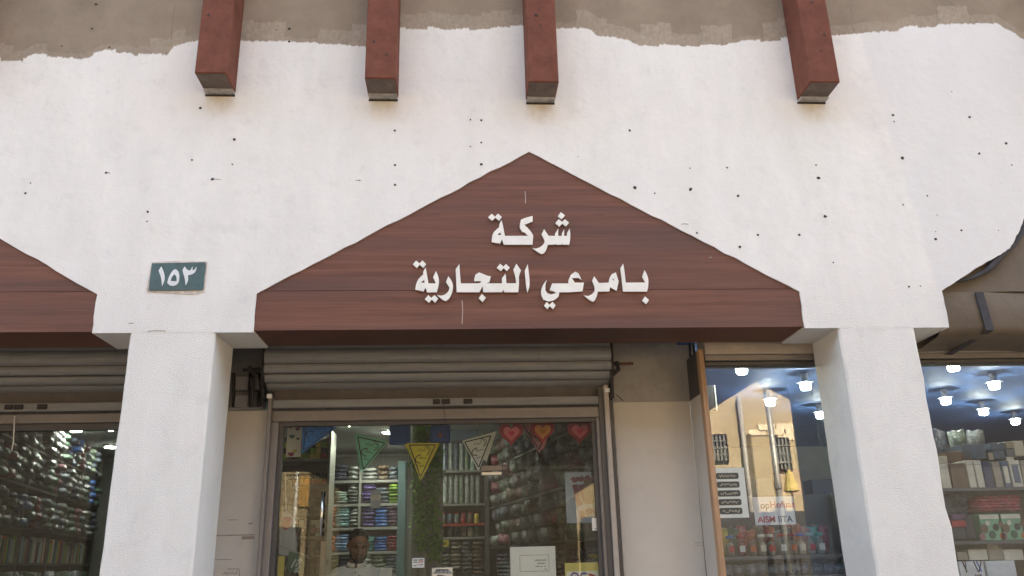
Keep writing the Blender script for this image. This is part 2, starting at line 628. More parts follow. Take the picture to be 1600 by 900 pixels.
rr = random.Random(3)
low = [(XL, 3.0)]
for c in BAYS:
    low += [(c - HW - 0.001, 3.0 + rr.uniform(-0.006, 0.006))]
    low += jag((c - HW, ZB), (c - HW, ZE), 5, 0.004, rr)
    if c == BAYS[3]:
        ed = [(c - HW, ZE)] + onwall_([(1495, 439), (1530, 416), (1560, 399), (1578, 388), (1591, 365), (1601, 338)]) + [(c, ZA + .22)]
        for a_, b_ in zip(ed, ed[1:]):
            low += jag(a_, b_, 5, 0.004, rr)
        low += jag((c, ZA + .22), (c + HW, ZE), 26, 0.005, rr)
        low += jag((c + HW, ZE), (c + HW, ZB), 5, 0.004, rr)
        low += [(c + HW + 0.001, 3.0)]
        continue
    low += jag((c - HW, ZE), (c, ZA), 26, 0.005, rr)
    low += jag((c, ZA), (c + HW, ZE), 26, 0.005, rr)
    low += jag((c + HW, ZE), (c + HW, ZB), 5, 0.004, rr)
    low += [(c + HW + 0.001, 3.0 + rr.uniform(-0.006, 0.006))]
low += [(XR, 3.0)]
# plaster face of the left and of the right section: the right one is set back a centimetre
outl = low + [(XR, ZT), (XL, ZT)]
MB().prism([outl], 0.0, DEP).build('wall', FACADE, bld)
# rough pillars under the wall
PILLAR_W = [(-2.040, -1.522), (2.481, 2.996)]
PIL = []
for k in range(-2, 4):
    x0 = -2.040 + 4.521 * k if k not in (0, 1) else PILLAR_W[k][0]
    x1 = x0 + 0.517
    PIL.append((x0, x1))
rr = random.Random(5)
for x0, x1 in PIL:
    nz = 26
    mb = MB()
    vs_, fs = [], []
    ch = 0.012
    for i in range(nz + 1):
        z = 3.0 * i / nz
        j = [rr.uniform(-0.003, 0.003) if 0 < i < nz else 0 for _ in range(4)]
        if x0 > 2 and x0 < 3 and 0 < i < nz:
            j[1] += (-0.012 if 1.75 < z < 1.98 else 0) + rr.uniform(-0.004, 0.004)
        ring = [(x0 + ch + j[0], 0.001), (x1 - ch + j[1], 0.001), (x1 + j[1], ch), (x1 + j[1], DEP + 0.02), (x0 + j[0], DEP + 0.02), (x0 + j[0], ch)]
        vs_ += [(a, b, z) for a, b in ring]
    for i in range(nz):
        for k in range(6):
            fs.append((i * 6 + k, i * 6 + (k + 1) % 6, (i + 1) * 6 + (k + 1) % 6, (i + 1) * 6 + k))
    mb.add(vs_, fs)
    mb.build('pillar', FACADE, bld)
# rear mass of the building: side walls and roof keep the sun out
CONC = M('plain_render', (0.5, 0.45, 0.4), 0.9)
rear = MB()
rear.box(XL, XL + 0.3, DEP + 0.01, 8.2, 0, ZT)
rear.box(XR - 0.3, XR, DEP + 0.01, 8.2, 0, ZT)
rear.box(XL + 0.3, XR - 0.3, 8.0, 8.2, 0, ZT)
rear.build('rear_wall', CONC, bld)
MB().box(XL - 0.05, XR + 0.05, -0.12, 8.25, ZT + 0.002, ZT + 0.3).build('roof', CONC, bld)
MB().box(XL + 0.3, XR - 0.3, DEP + 0.002, 7.995, 3.33, 3.5).build('floor_slab', CONC, bld)
# lintel wall above the shutters, inside the arcade
lint = MB().box(XL + 0.3, 1.75, 0.85, 0.95, 2.72, 3.325)
lint.build('lintel', NICHE, bld)

# beams
for i, (bx, bz) in enumerate(BEAMS):
    wd = 0.208 if i != 3 else 0.215
    b = MB()
    b.box(bx, bx + wd, -0.243, -0.002, bz, 11.0, 0, bev=0.008)
    b.m = [1 if abs(max(b.v[q][2] for q in f) - bz) < .003 else 0 for f in b.f]
    o = b.build('beam', [BEAM, BEAMUND], bld)
    t_ = MB()
    t_.box(bx + 0.006, bx + wd - 0.006, -0.062, -0.004, bz - 0.012, bz - 0.001)
    t_.build('beam_tip', BEAMTIP, o)
    MB().box(bx + 0.002, bx + wd - 0.004, -0.004, 0.001, bz - 0.026, bz - 0.0125).build('beam_gap_shade', HOLE, o)  # thin dark strip painted in for the gap and shadow under the beam
    rr = random.Random(i)
    for k in range(3):
        zc = bz + rr.uniform(0.1, 0.75)
        xc = bx + rr.uniform(0.05, wd - 0.05)
        r_ = rr.uniform(0.006, 0.011)
        s_ = MB()
        s_.prism([[(xc + r_ * math.cos(a) * rr.uniform(.7, 1.2), zc + r_ * math.sin(a) * rr.uniform(.7, 1.2)) for a in [2 * math.pi * q / 7 for q in range(7)]]], -0.2465, -0.242)
        s_.build('nail_hole', HOLE, o)

# drill holes, chips and scuffs seen on the plaster: (px, py, radius px)
HOLES = [(313, 169, 4), (366, 218, 3), (363, 257, 2.5), (166, 270, 3.5), (48, 286, 3), (40, 302, 3.5), (231, 331, 3), (230, 346, 3), (617, 204, 3), (617, 258, 3),
         (617, 289, 3), (735, 187, 2), (752, 188, 3.5), (752, 223, 3), (735, 229, 2.5), (752, 257, 3), (903, 245, 2), (984, 204, 3.5), (992, 293, 3.5), (1023, 302, 3.5),
         (1079, 296, 3.5), (1078, 263, 2.5), (1136, 262, 3.5), (1153, 306, 4), (1275, 258, 3.5), (1279, 278, 3.5), (1289, 338, 3.5), (1395, 180, 3), (1397, 190, 3.5),
         (1410, 247, 3.5), (1515, 183, 3.5), (1530, 240, 3), (1572, 224, 3.5), (1581, 258, 3.5), (1449, 306, 3), (1462, 374, 3), (1462, 362, 2.5), (1487, 143, 2),
         (1089, 364, 3), (1184, 367, 3.5), (1249, 367, 3.5), (1302, 410, 4), (1156, 386, 3), (1411, 320, 2), (562, 282, 2.5), (332, 280, 3), (345, 281, 2), (432, 17 + 30, 2),
         (150, 7, 4), (144, 45, 3.5), (97, 72, 2), (171, 74, 2.5), (452, 45, 3), (452, 65, 3), (1438, 447, 3), (1420, 448, 2), (300, 250, 2), (1560, 360, 2.5), (1502, 360, 2)]
hm = MB()
rr = random.Random(9)
for px, py, r_ in HOLES:
    c = at(px, py, 0)
    rw = r_ * 0.0031 * rr.uniform(0.5, 1.25)
    hm.prism([[(c.x + rw * math.cos(a) * rr.uniform(.65, 1.25), c.z + rw * math.sin(a) * rr.uniform(.65, 1.1)) for a in [2 * math.pi * q / 9 for q in range(9)]]], -0.0022, 0.001)
tag(hm.build('drill_holes', HOLE, bld), kind='stuff')
hm = MB()
for px, py, L in ((168, 270, 10), (336, 280, 16), (560, 282, 10), (1464, 336, 3), (1070, 350, 14), (245, 517, 30), (205, 505, 8), (1110, 402, 5)):
    c = at(px, py, 0)
    hm.strip([(c.x - L * .0018, c.z - .003), (c.x - L * .0006, c.z + .001), (c.x + L * .0008, c.z), (c.x + L * .0018, c.z - .002)], 0.0045, -0.0015, 0.001)
tag(hm.build('scuff_marks', M('scuff_grey', (.30, .27, .25), .9, var=.4, vscale=60), bld), kind='stuff')
# hairline cracks in the bare render and the lift joint down the right of the paint
cr = MB()
for pl in ([(273, 0), (270, 30), (268, 52), (266, 80)], [(1326, 0), (1332, 20), (1331, 38), (1338, 56)],
           [(1462, 0), (1464, 30), (1463, 42)]):
    pts = []
    for a, b in zip(pl, pl[1:]):
        for k in range(4):
            q = at(a[0] + (b[0] - a[0]) * k / 4 + rr.uniform(-1, 1), a[1] + (b[1] - a[1]) * k / 4, 0)
            pts.append((q.x, q.z))
    cr.strip(pts, 0.0020, -0.0016, 0.001)
tag(cr.build('crack', M('crack', (0.27, 0.23, 0.20), 0.95), bld), kind='stuff')

# ------------------------------------------------------------------ gable signs
def off(poly, ox, oy, s=10.0):
    return [(ox + x / s, oy + y / s) for x, y in poly]


def onwall(poly, Y):
    out = []
    for x, y in poly:
        q = at(x, y, Y)
        out.append((q.x, q.z))
    return out


def smooth_poly(pts, sharp=0.5):
    """round the gentle corners of a traced outline, keep the sharp ones"""
    n = len(pts)
    out = []
    for i in range(n):
        a, b, c = Vector(pts[i - 1]), Vector(pts[i]), Vector(pts[(i + 1) % n])
        d1, d2 = (b - a), (c - b)
        if d1.length < 1e-9 or d2.length < 1e-9:
            continue
        ang = abs(d1.angle_signed(d2))
        if 0.08 < ang < sharp:
            e1, e2 = min(.33 * d1.length, 1e9), .33 * d2.length
            p, q = b - d1.normalized() * e1, b + d2.normalized() * e2
            out += [tuple(p), tuple((p + q) / 4 + b / 2), tuple(q)]
        else:
            out.append(tuple(b))
    return out


def gable_panels(root, c, flip=1):
    e = -0.012
    zs = 3.272
    up = [(c - HW + e, zs + .003), (c + HW - e, zs + .003), (c, ZA - .012)]
    wz = zs + .003
    k = (ZA - ZE) / HW
    up = [(c - HW + e + (wz - ZE) / k, wz), (c + HW - e - (wz - ZE) / k, wz), (c, ZA + .004)]
    lo = [(c - HW + e, ZB + .004), (c + HW - e, ZB + .004), (c + HW - e, ZE - .006), (c + HW - e - (zs - ZE) / k, zs), (c - HW + e + (zs - ZE) / k, zs), (c - HW + e, ZE - .006)]
    MB().prism([up], 0.010, 0.03).build('panel', WOOD, root)
    MB().prism([lo], 0.010, 0.03).build('panel', WOOD, root)
    MB().box(c - HW + e, c + HW - e, 0.0305, DEP - .004, ZB + .004, ZB + .022).build('soffit', WOOD, root)


sign = thing('gable_sign', 'large brown wood gable sign with cream Arabic letters above the middle shop', 'shop sign', (0, 0, 0), 0, 'gable signs over the shop bays')
gable_panels(sign, BAYS[2])
A_ = (750, 320)
B_ = (635, 395)
C_ = (750, 395)
D_ = (865, 395)
LET = [
    (A_, [[(125, 203), (180, 145), (235, 190), (280, 143), (340, 195), (295, 255), (237, 205), (192, 255)]]),
    (A_, [[(335, 245), (352, 300), (388, 490), (750, 490), (690, 432), (665, 432), (622, 370), (620, 325), (638, 240), (700, 210), (822, 178), (822, 265), (692, 318),
           (740, 360), (800, 430), (830, 485), (820, 628), (372, 628), (342, 545), (312, 612), (180, 588), (190, 490), (215, 430), (270, 380), (300, 355), (300, 310)],
          [(270, 475), (315, 432), (328, 478)]]),
    (A_, [[(1000, 385), (1072, 490), (1172, 490), (1172, 455), (1222, 375), (1220, 490), (1278, 490), (1278, 450), (1315, 385), (1312, 490), (1358, 490), (1360, 440),
           (1400, 375), (1412, 470), (1405, 560), (1392, 628), (1295, 628), (1285, 614), (1270, 628), (1190, 628), (1180, 614), (1165, 628), (1060, 628), (1035, 710),
           (1000, 760), (960, 775), (900, 745), (820, 682), (870, 690), (930, 672), (985, 630), (1010, 580), (1000, 540), (960, 468)]]),
    (A_, [[(1262, 120), (1325, 170), (1275, 230), (1212, 185)]]),
    (A_, [[(1175, 292), (1228, 230), (1282, 270), (1325, 230), (1390, 285), (1340, 345), (1283, 298), (1240, 345)]]),
    (B_, [[(100, 185), (152, 125), (208, 170), (250, 122), (308, 180), (262, 240), (207, 192), (165, 242)]]),
    (B_, [[(300, 230), (312, 290), (345, 482), (462, 482), (418, 385), (462, 290), (495, 360), (512, 430), (505, 510), (475, 622), (325, 622), (298, 550), (268, 608),
           (138, 580), (150, 500), (185, 415), (265, 340), (262, 305)], [(228, 470), (275, 428), (285, 470)]]),
    (B_, [[(288, 728), (342, 665), (392, 708), (438, 665), (498, 718), (450, 785), (398, 735), (352, 785)]]),
    (B_, [[(655, 370), (700, 430), (728, 500), (728, 560), (710, 640), (670, 720), (620, 758), (585, 752), (530, 710), (480, 662), (540, 676), (600, 660), (655, 610),
           (675, 550), (620, 460)]]),
    (B_, [[(828, 178), (838, 330), (850, 482), (1135, 482), (1175, 462), (1145, 444), (1060, 448), (1060, 410), (1080, 345), (1135, 310), (1200, 335), (1260, 362),
           (1320, 372), (1298, 462), (1240, 482), (1495, 482), (1492, 400), (1550, 328), (1562, 480), (1715, 480), (1700, 370), (1670, 265), (1718, 175), (1790, 280),
           (1755, 365), (1760, 480), (1748, 620), (1530, 620), (1510, 580), (1492, 620), (1200, 620), (1190, 525), (1140, 620), (785, 620), (778, 450), (770, 260)]]),
    (B_, [[(1180, 648), (1242, 705), (1192, 772), (1128, 715)]]),
    (B_, [[(1412, 240), (1462, 175), (1515, 220), (1555, 178), (1615, 235), (1570, 292), (1517, 245), (1475, 292)]]),
    (C_, [[(745, 180), (760, 300), (775, 440), (772, 540), (738, 630), (722, 540), (698, 285)]]),
    (C_, [[(1045, 425), (1020, 500), (1020, 590), (1050, 635), (1110, 655), (1190, 632), (1150, 605), (1085, 590), (1125, 482), (1380, 482), (1380, 430), (1420, 345),
           (1490, 298), (1540, 330), (1585, 425), (1530, 395), (1435, 400), (1480, 470), (1622, 470), (1600, 608), (1390, 620), (1240, 620), (1225, 690), (1160, 745),
           (1070, 765), (990, 735), (955, 660), (955, 580), (985, 500)]]),
    (C_, [[(998, 830), (1040, 772), (1085, 815), (1130, 770), (1180, 825), (1140, 885), (1087, 838), (1055, 885)]]),
    (D_, [[(632, 370), (705, 475), (860, 470), (870, 400), (905, 340), (970, 310), (1015, 450), (982, 600), (880, 540), (868, 610), (690, 610), (670, 690), (640, 750),
           (605, 768), (540, 730), (470, 668), (540, 680), (600, 650), (640, 600), (640, 530), (598, 440)], [(910, 415), (930, 403), (945, 440)]]),
    (D_, [[(1085, 172), (1105, 290), (1125, 470), (1430, 468), (1382, 380), (1418, 275), (1460, 350), (1480, 430), (1475, 540), (1458, 610), (1082, 610), (1060, 400),
           (1040, 245)]]),
    (D_, [[(1425, 685), (1488, 742), (1445, 808), (1378, 752)]]),
]
for (ox, oy), loops in LET:
    L = [onwall(smooth_poly(off(l, ox, oy)), 0.0) for l in loops]
    MB().prism(L, -0.006, 0.0095, 0, 1).build('letter', [LETTER, LETTER_SIDE], sign)
sc_ = MB()
for pl in ([(722, 470), (723, 485), (722, 506)], [(820, 299), (821, 306), (821, 318)]):
    sc_.strip(onwall(pl, 0.01), 0.0045, 0.0085, 0.0105)
sc_.build('scratch', M('pale_scratch', (0.5, 0.42, 0.36), 0.8), sign)['kind'] = 'stuff'
for k, lab in ((1, 'plain brown wood gable sign at the left edge beside the green number plate'),):
    s2 = thing('gable_sign', lab, 'shop sign', (0, 0, 0), 0, 'gable signs over the shop bays')
    gable_panels(s2, BAYS[k])
s2 = thing('gable_sign', 'brown wood gable sign beyond the left edge of the view', 'shop sign', (0, 0, 0), 0, 'gable signs over the shop bays')
gable_panels(s2, BAYS[0])
s2 = thing('gable_sign', 'brown wood gable sign beyond the right edge of the view', 'shop sign', (0, 0, 0), 0, 'gable signs over the shop bays')
gable_panels(s2, BAYS[4])

# tan canvas over the right bay
cv = thing('canvas_cover', 'tan canvas stretched over the right gable opening with dark straps', 'canvas cover')
c5 = BAYS[3]
XW = at(1470, 453, 0).x
mb = MB()
nx, nz = 28, 14
vs_, fs = [], []
# upper gable sheet, bulging and creased at the eave
for j in range(nz + 1):
    k = j / nz
    z = ZE + 0.012 + (ZA - ZE + 0.26) * k
    h = (HW + .02) * (1 - k ** 1.6) + 0.06
    for i in range(nx + 1):
        u = i / nx * 2 - 1
        x = c5 + h * u
        y = 0.06 + 0.03 * math.sin(3.1 * x + 1.7 * z) * (1 - abs(u) ** 4) + 0.02 * (1 - k)
        vs_.append((x, y, z))
for j in range(nz):
    for i in range(nx):
        a = j * (nx + 1) + i
        fs.append((a, a + 1, a + nx + 2, a + nx + 1))
mb.add(vs_, fs)
mb.build('canvas_sheet', CANVAS, cv, smooth=True)
mb = MB()
vs_, fs = [], []
prof = [(0.075, ZE + 0.006), (0.068, ZE - .01), (0.072, 3.12), (0.085, 3.02), (0.10, 2.985), (0.14, 2.965), (0.30, 2.945), (0.50, 2.93), (0.56, 2.90)]
for i in range(nx + 1):
    u = i / nx * 2 - 1
    x = c5 + (HW + 0.015) * u
    for (y, z) in prof:
        vs_.append((x, y + 0.012 * math.sin(2.3 * x + z * 3), z + 0.006 * math.sin(4 * x)))
m_ = len(prof)
for i in range(nx):
    for j in range(m_ - 1):
        a = i * m_ + j
        fs.append((a, a + m_, a + m_ + 1, a + 1))
mb.add(vs_, fs)
mb.build('canvas_valance', CANVAS, cv, smooth=True)
xs = at(1525, 455, 0.07).x
for x in (xs, xs + 1.55):
    mb = MB()
    P0 = [(x - .03, 0.040, ZE + .004), (x + .03, 0.040, ZE + .004), (x + .055, .05, 2.99), (x - .0, .05, 2.99)]
    P1 = [(x - .0, .05, 2.99), (x + .055, .05, 2.99), (x - .03, 0.50, 2.905), (x - .085, 0.50, 2.905)]
    for P in (P0, P1):
        mb.add(P + [(a, b + .006, c) for a, b, c in P], [(0, 1, 2, 3), (4, 7, 6, 5), (0, 4, 5, 1), (1, 5, 6, 2), (2, 6, 7, 3), (3, 7, 4, 0)])
    mb.build('strap', STRAP, cv)
pts = []
for px, py in ((1606, 330), (1596, 362), (1583, 384), (1566, 397), (1552, 413), (1540, 424), (1520, 434), (1498, 439), (1490, 440)):
    q = at(px, py, 0.03)
    pts.append((q.x, 0.028, q.z))
MB().tube(pts, [.022, .024, .017, .022, .026, .018, .013, .010, .004], 8).build('edge_cord', STRAP, cv, smooth=True)

# number plate
pl = thing('number_plate', 'green house number plate with white Arabic numerals above the left pillar', 'number plate')
P_ = (220, 395)
S_ = 12.858
outl = off([(235, 222), (1290, 198), (1312, 215), (1312, 260), (1262, 735), (1240, 755), (190, 768), (165, 750)], *P_, S_)
MB().prism([onwall(outl, 0)], -0.010, -0.001, 0).build('plate', PLATE, pl)
for loops in ([[(425, 285), (470, 380), (492, 480), (488, 570), (440, 680), (425, 520), (370, 370)]],
              [[(710, 340), (760, 375), (788, 450), (780, 580), (740, 650), (680, 678), (600, 672), (545, 620), (560, 540), (610, 430), (660, 360)],
               [(685, 440), (730, 490), (735, 575), (690, 588), (605, 575), (640, 490)]],
              [[(893, 285), (950, 362), (1010, 365), (1050, 285), (1048, 365), (1085, 355), (1135, 290), (1120, 370), (1080, 425), (1020, 452), (955, 465), (965, 540),
                (950, 600), (912, 668), (895, 520), (845, 360)]]):
    MB().prism([onwall(smooth_poly(off(l, *P_, S_), 0.9), 0) for l in loops], -0.0125, -0.0102).build('numeral', PLATE_W, pl)
mo = off([(120, 720), (130, 790), (600, 815), (880, 830), (1050, 838), (1280, 790), (1340, 200), (1320, 175), (700, 170), (225, 190)], *P_, S_)
MB().prism([onwall(mo, 0)], -0.0035, 0.001).build('mortar_bed', M('mortar', (0.60, 0.52, 0.45), 0.9, var=0.3, vscale=25), pl)

# ------------------------------------------------------------------ shutters and shop fronts
YC, RR = 0.79, 0.20
_q = at(700, 608, YC)
_e = math.atan2(_q.z - EYE, 5 + YC)
ZC = _q.z + RR / math.cos(_e)
ANG = []
for py in (543, 551, 567, 583, 597):
    d = (at(700, py, YC) - CAM)
    d.x = 0
    d.normalize()
    oc = Vector((0, CAM.y - YC, CAM.z - ZC))
    b = oc.dot(d)
    disc = b * b - (oc.length_squared - RR * RR)
    tt = -b - math.sqrt(max(disc, 0))
    p = oc + d * tt
    ANG.append(math.atan2(p.z, -p.y))


def shutter(label, x0, x1, spindle=True):
    t = thing('roller_shutter', label, 'roller shutter', (0, 0, 0), 0, 'rolled up shutters')
    edges = [ANG[0] + (ANG[0] - ANG[2]) * 1.0] + [ANG[0]] + ANG[2:] + [-1.75, -2.3]
    for a0, a1 in zip(edges, edges[1:]):
        m = MB()
        n = 5
        pr = []
        for k in range(n + 1):
            a = a0 + (a1 + .035 - a0) * k / n
            bulge = 0.012 * math.sin(math.pi * k / n)
            rr_ = RR + bulge
            if k == n:
                rr_ -= 0.010
            pr.append((YC - rr_ * math.cos(a), ZC + rr_ * math.sin(a)))
        vs_ = [(x, y, z) for x in (x0, x1) for y, z in pr] + [(x, YC - (YC - y) * .93, ZC + (z - ZC) * .93) for x in (x0, x1) for y, z in pr]
        m_ = n + 1
        fs = [(k, k + 1, m_ + k + 1, m_ + k) for k in range(n)] + [(2 * m_ + k, 3 * m_ + k, 3 * m_ + k + 1, 2 * m_ + k + 1) for k in range(n)]
        fs += [(0, m_, 3 * m_, 2 * m_), (n, 2 * m_ + n, 3 * m_ + n, m_ + n)]
        fs += [(k, 2 * m_ + k, 2 * m_ + k + 1, k + 1) for k in range(n)] + [(m_ + k, m_ + k + 1, 3 * m_ + k + 1, 3 * m_ + k) for k in range(n)]
        m.add(vs_, fs)
        m.build('slat', SLAT, t, smooth=False)
    MB().lathe([(RR * .9, 0), (RR * .9, x1 - x0 - .02)], 20).build('barrel', SLAT_D, t, loc=(x0 + .01, YC, ZC)).rotation_euler = (0, R(90), 0)
    # curtain stub, bottom rail and its finger grips
    z1 = at(700, 612, .74).z
    z2 = at(700, 622, .70).z
    z3 = at(700, 634, .69).z
    MB().box(x0 + .05, x1 - .05, .745, .765, z2, z1 + .06).build('curtain', SLAT_D, t)
    MB().box(x0 + .05, x1 - .05, .69, .76, z3, z2, bev=.004).build('bottom_rail', SLAT, t)
    MB().box(x0 + .05, x1 - .05, .70, .75, z3 - .02, z3 - .001).build('rubber_seal', STRAP, t)
    xc = at(690, 630, .69).x if x0 > -1.6 else at(22, 640, .69).x
    for dx, wd in ((-.035, .05), (.03, .058), (.185, .062)):
        MB().box(xc + dx - wd / 2, xc + dx + wd / 2, .674, .689, z3 + .012, z3 + .045, bev=.003).build('finger_grip', STEEL, t)
    return t


SX0, SX1 = at(413, 560, .59).x, at(955, 560, .59).x
sh = shutter('grey brown roller shutter rolled up under the middle gable sign', SX0, SX1)
# end bracket, spindle and chain tail on the right
m = MB()
q0 = at(950, 541, .60)
br = [(.62, ZC + .2), (.62, ZC - .12), (.74, ZC - .30), (.80, ZC - .30), (.80, ZC + .2)]
m.add([(SX1 + .002, y, z) for y, z in br] + [(SX1 + .022, y, z) for y, z in br], [(0, 1, 2, 3, 4), (9, 8, 7, 6, 5)] + [(i, i + 5, (i + 1) % 5 + 5, (i + 1) % 5) for i in range(5)])
m.build('end_plate', STEEL, sh)
a, b = at(957, 569, .66), at(989, 568, .66)
MB().tube([(a.x - .02, .66, a.z), (b.x, .66, b.z)], .011, 10).build('spindle', RUSTY, sh, smooth=True)
a, b, c = at(963, 566, .64), at(966, 577, .62), at(956, 588, .63)
MB().tube([(a.x, .64, a.z), (b.x, .62, b.z), (c.x, .63, c.z)], [.018, .016, .010], 8).build('latch_arm', STEEL, sh)
a, b, c = at(956, 580, .62), at(956, 604, .64), at(956, 622, .66)
MB().tube([(a.x, .62, a.z), (b.x, .64, b.z), (c.x, .66, c.z)], [.010, .014, .018], 8).build('spring_arm', STEEL, sh)
# same on the left: gear bracket in the niche
m = MB()
m.add([(SX0 - .022, y, z) for y, z in br] + [(SX0 - .002, y, z) for y, z in br], [(0, 1, 2, 3, 4), (9, 8, 7, 6, 5)] + [(i, i + 5, (i + 1) % 5 + 5, (i + 1) % 5) for i in range(5)])
m.build('end_plate', STEEL, sh)
for p0, p1, r_ in (((380, 578), (412, 577), .012), ((388, 574), (404, 590), .02), ((393, 590), (395, 636), .012), ((400, 592), (401, 610), .028), ((408, 597), (412, 622), .012)):
    a, b = at(*p0, .66), at(*p1, .66)
    MB().tube([(a.x, .66, a.z), (b.x, .66, b.z)], r_, 8).build('gear_bracket', STEEL, sh)
shl = shutter('grey roller shutter rolled up under the left gable sign, partly behind the left pillar', -6.4, -1.93)

# middle shop front -------------------------------------------------
YF = 0.70
YG = 0.75


def frame_post(root, name, px0, px1, py, Y, dep, z0, z1, mat, off_=0.0):
    x0, x1 = at(px0, py, Y).x, at(px1, py, Y).x
    return MB().box(x0, x1, Y + off_, Y + dep, z0, z1, bev=.003).build(name, mat, root)


sf = thing('storefront', 'brown aluminium shop front with glass doors below the middle shutter', 'shop front')
zh0, zh1 = at(700, 655, YF).z, at(700, 637, YF).z
xl0, xl1, xr0, xr1 = at(424, 650, YF).x, at(436, 650, YF).x, at(931, 650, YF).x, at(942, 650, YF).x
MB().box(xl0, xr1, YF, YF + .09, zh0, zh1, bev=.004).build('head_frame', ALU, sf)
MB().box(xl1, xr0, YF + .02, YF + .08, zh0 - .028, zh0 - .002).build('head_bead', ALU_D, sf)
MB().box(xl0, xl1, YF + .001, YF + .09, 0.0, zh0 - .001, bev=.004).build('jamb', ALU, sf)
MB().box(xr0, xr1, YF + .001, YF + .09, 0.0, zh0 - .001, bev=.004).build('jamb', ALU, sf)
MB().box(xl1 + .001, xl1 + .03, YF + .03, YF + .075, 0.0, zh0 - .029).build('inner_jamb', ALU_D, sf)
MB().box(xr0 - .03, xr0 - .001, YF + .03, YF + .075, 0.0, zh0 - .029).build('inner_jamb', ALU_D, sf)
# shutter guide rails
for (p0, p1, pt, mat) in ((418, 424, 616, ALU), (945, 953, 607, ALU_L)):
    x0, x1 = at(p0, 640, .66).x, at(p1, 640, .66).x
    MB().box(x0, x1, .66, .735, 0, at(430, pt, .66).z, bev=.004).build('guide_rail', mat, sf)
    q = at((p0 + p1) / 2, pt + 3, .655)
    MB().box(q.x - .017, q.x + .017, .648, .658, q.z - .014, q.z + .014).build('guide_cap', PLATE_W, sf)
MB().box(at(953, 640, .7).x + .002, at(957, 640, .7).x, .70, .76, 0, at(955, 625, .7).z).build('cover_strip', ALU_D, sf)
MB().box(at(936, 640, .69).x, at(944, 640, .69).x, .685, .699, 0, at(940, 606, .69).z).build('inner_rail', ALU_D, sf)
# glass: three lights above, three doors below
zj = at(700, 738, YG).z
cuts_u = [xl1 + .03, at(600, 700, YG).x, at(779, 700, YG).x, xr0 - .03]
cuts_l = [xl1 + .03, at(483, 780, YG).x, at(781, 780, YG).x, xr0 - .03]
for cuts, z0, z1, yy in ((cuts_u, zj + .004, zh0 - .03, YG), (cuts_l, 0.05, zj - .002, YG)):
    for i, (a, b) in enumerate(zip(cuts, cuts[1:])):
        o = MB().box(a + .0025, b - .0025, yy, yy + .008, z0, z1).build('glass_pane', GLASS, sf)
m = MB().box(at(752, 733, .745).x, at(785, 733, .745).x, .738, .766, zj + .003, zj + .042, bev=.003)
m.build('patch_fitting', M('dark_chrome', (0.2, 0.18, 0.17), 0.25, 1.0), sf)
MB().box(at(752, 733, .745).x, at(784, 733, .745).x, .738, .766, zj - .026, zj - .003, bev=.003).build('patch_fitting', CHROME, sf)
q = at(789, 725, .74)
MB().lathe([(.004, 0), (.011, .004), (.011, .02), (.004, .026)], 10).build('patch_screw', CHROME, sf, loc=(q.x, .735, q.z)).rotation_euler = (R(90), 0, 0)
a, b = at(693, 626, .672), at(695, 655, .672)
cdv = MB().tube([(a.x, .672, a.z), (b.x, .672, b.z), (at(696, 735, .74).x, .744, zj)], .0025, 6)
tag(cdv.build('dangling_string', STRAP), 'thin dark cord hanging from the middle shutter over the door head', 'cord')
# wall pieces left and right of the doors
sw = thing('side_cladding', 'dusty grey sheet metal cladding between the left pillar and the shop doors', 'cladding')
xa, xb = at(332, 700, .79).x - .25, at(417, 700, .79).x
zt = at(390, 641, .79).z
MB().box(xa, xb, .79, .83, 0, zt, bev=.004).build('metal_sheet', SHEET, sw)
for py, p0, p1, hh in ((836, 336, 398, .008), (838, 378, 398, .02), (812, 356, 372, .004), (817, 388, 395, .008), (874, 336, 362, .004)):
    a, b = at(p0, py, .79), at(p1, py, .79)
    MB().box(a.x, b.x, .7885, .7905, a.z - hh, a.z).build('tape_mark', M('tape_grey', (0.33, 0.27, 0.22), 0.8, var=.3, vscale=30), sw)
nb = thing('niche_wall', 'dark plastered niche holding old metal boxes left of the middle shutter', 'wall')
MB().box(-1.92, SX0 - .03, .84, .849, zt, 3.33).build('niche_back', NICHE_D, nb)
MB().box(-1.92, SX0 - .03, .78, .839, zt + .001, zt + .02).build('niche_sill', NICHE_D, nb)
for i, (p0, p1, y0, y1) in enumerate(((368, 390, 588, 610), (367, 389, 618, 637))):
    a, b = at(p0, y1, .78), at(p1, y0, .78)
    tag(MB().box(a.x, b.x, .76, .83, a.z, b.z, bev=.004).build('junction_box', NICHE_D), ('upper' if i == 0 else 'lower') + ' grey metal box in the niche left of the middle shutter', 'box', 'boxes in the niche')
for i, px in enumerate((365, 391, 404)):
    a, b = at(px, 640, .80), at(px, 583, .80)
    tag(MB().tube([(a.x, .80, a.z), (b.x, .80, b.z)], .012, 8).build('conduit_pipe', STEEL), ('leftmost', 'middle', 'rightmost')[i] + ' dark vertical pipe in the niche left of the middle shutter', 'pipe', 'pipes in the niche')
cl = thing('side_cladding', 'tall smooth beige sheet metal panel right of the shop doors', 'cladding')
x0, x1 = at(958, 640, .79).x, at(1096.5, 600, .455).x + .003
zt2 = at(1020, 627, .79).z
MB().box(x0, x1, .79, .83, 0, zt2, bev=.004).build('metal_sheet', SHEET, cl)
for py, p0, p1 in ((852, 1085, 1117), (848, 1085, 1112), (716, 1087, 1098)):
    a, b = at(p0, py, .79), at(p1, py + 1, .79)
    MB().box(a.x, b.x, .7888, .7905, a.z - .003, a.z).build('sheet_dent', M('tape_grey', (0.33, 0.27, 0.22), 0.8), cl)
uw = thing('upper_wall', 'stained grey brown plaster wall above the beige metal panel', 'wall')
MB().box(SX1 + .03, 1.735, .80, .849, zt2 + .002, 3.33).build('plaster', NICHE, uw)
a = [at(962, 616, .72), at(968, 621, .72), at(974, 626, .715)]
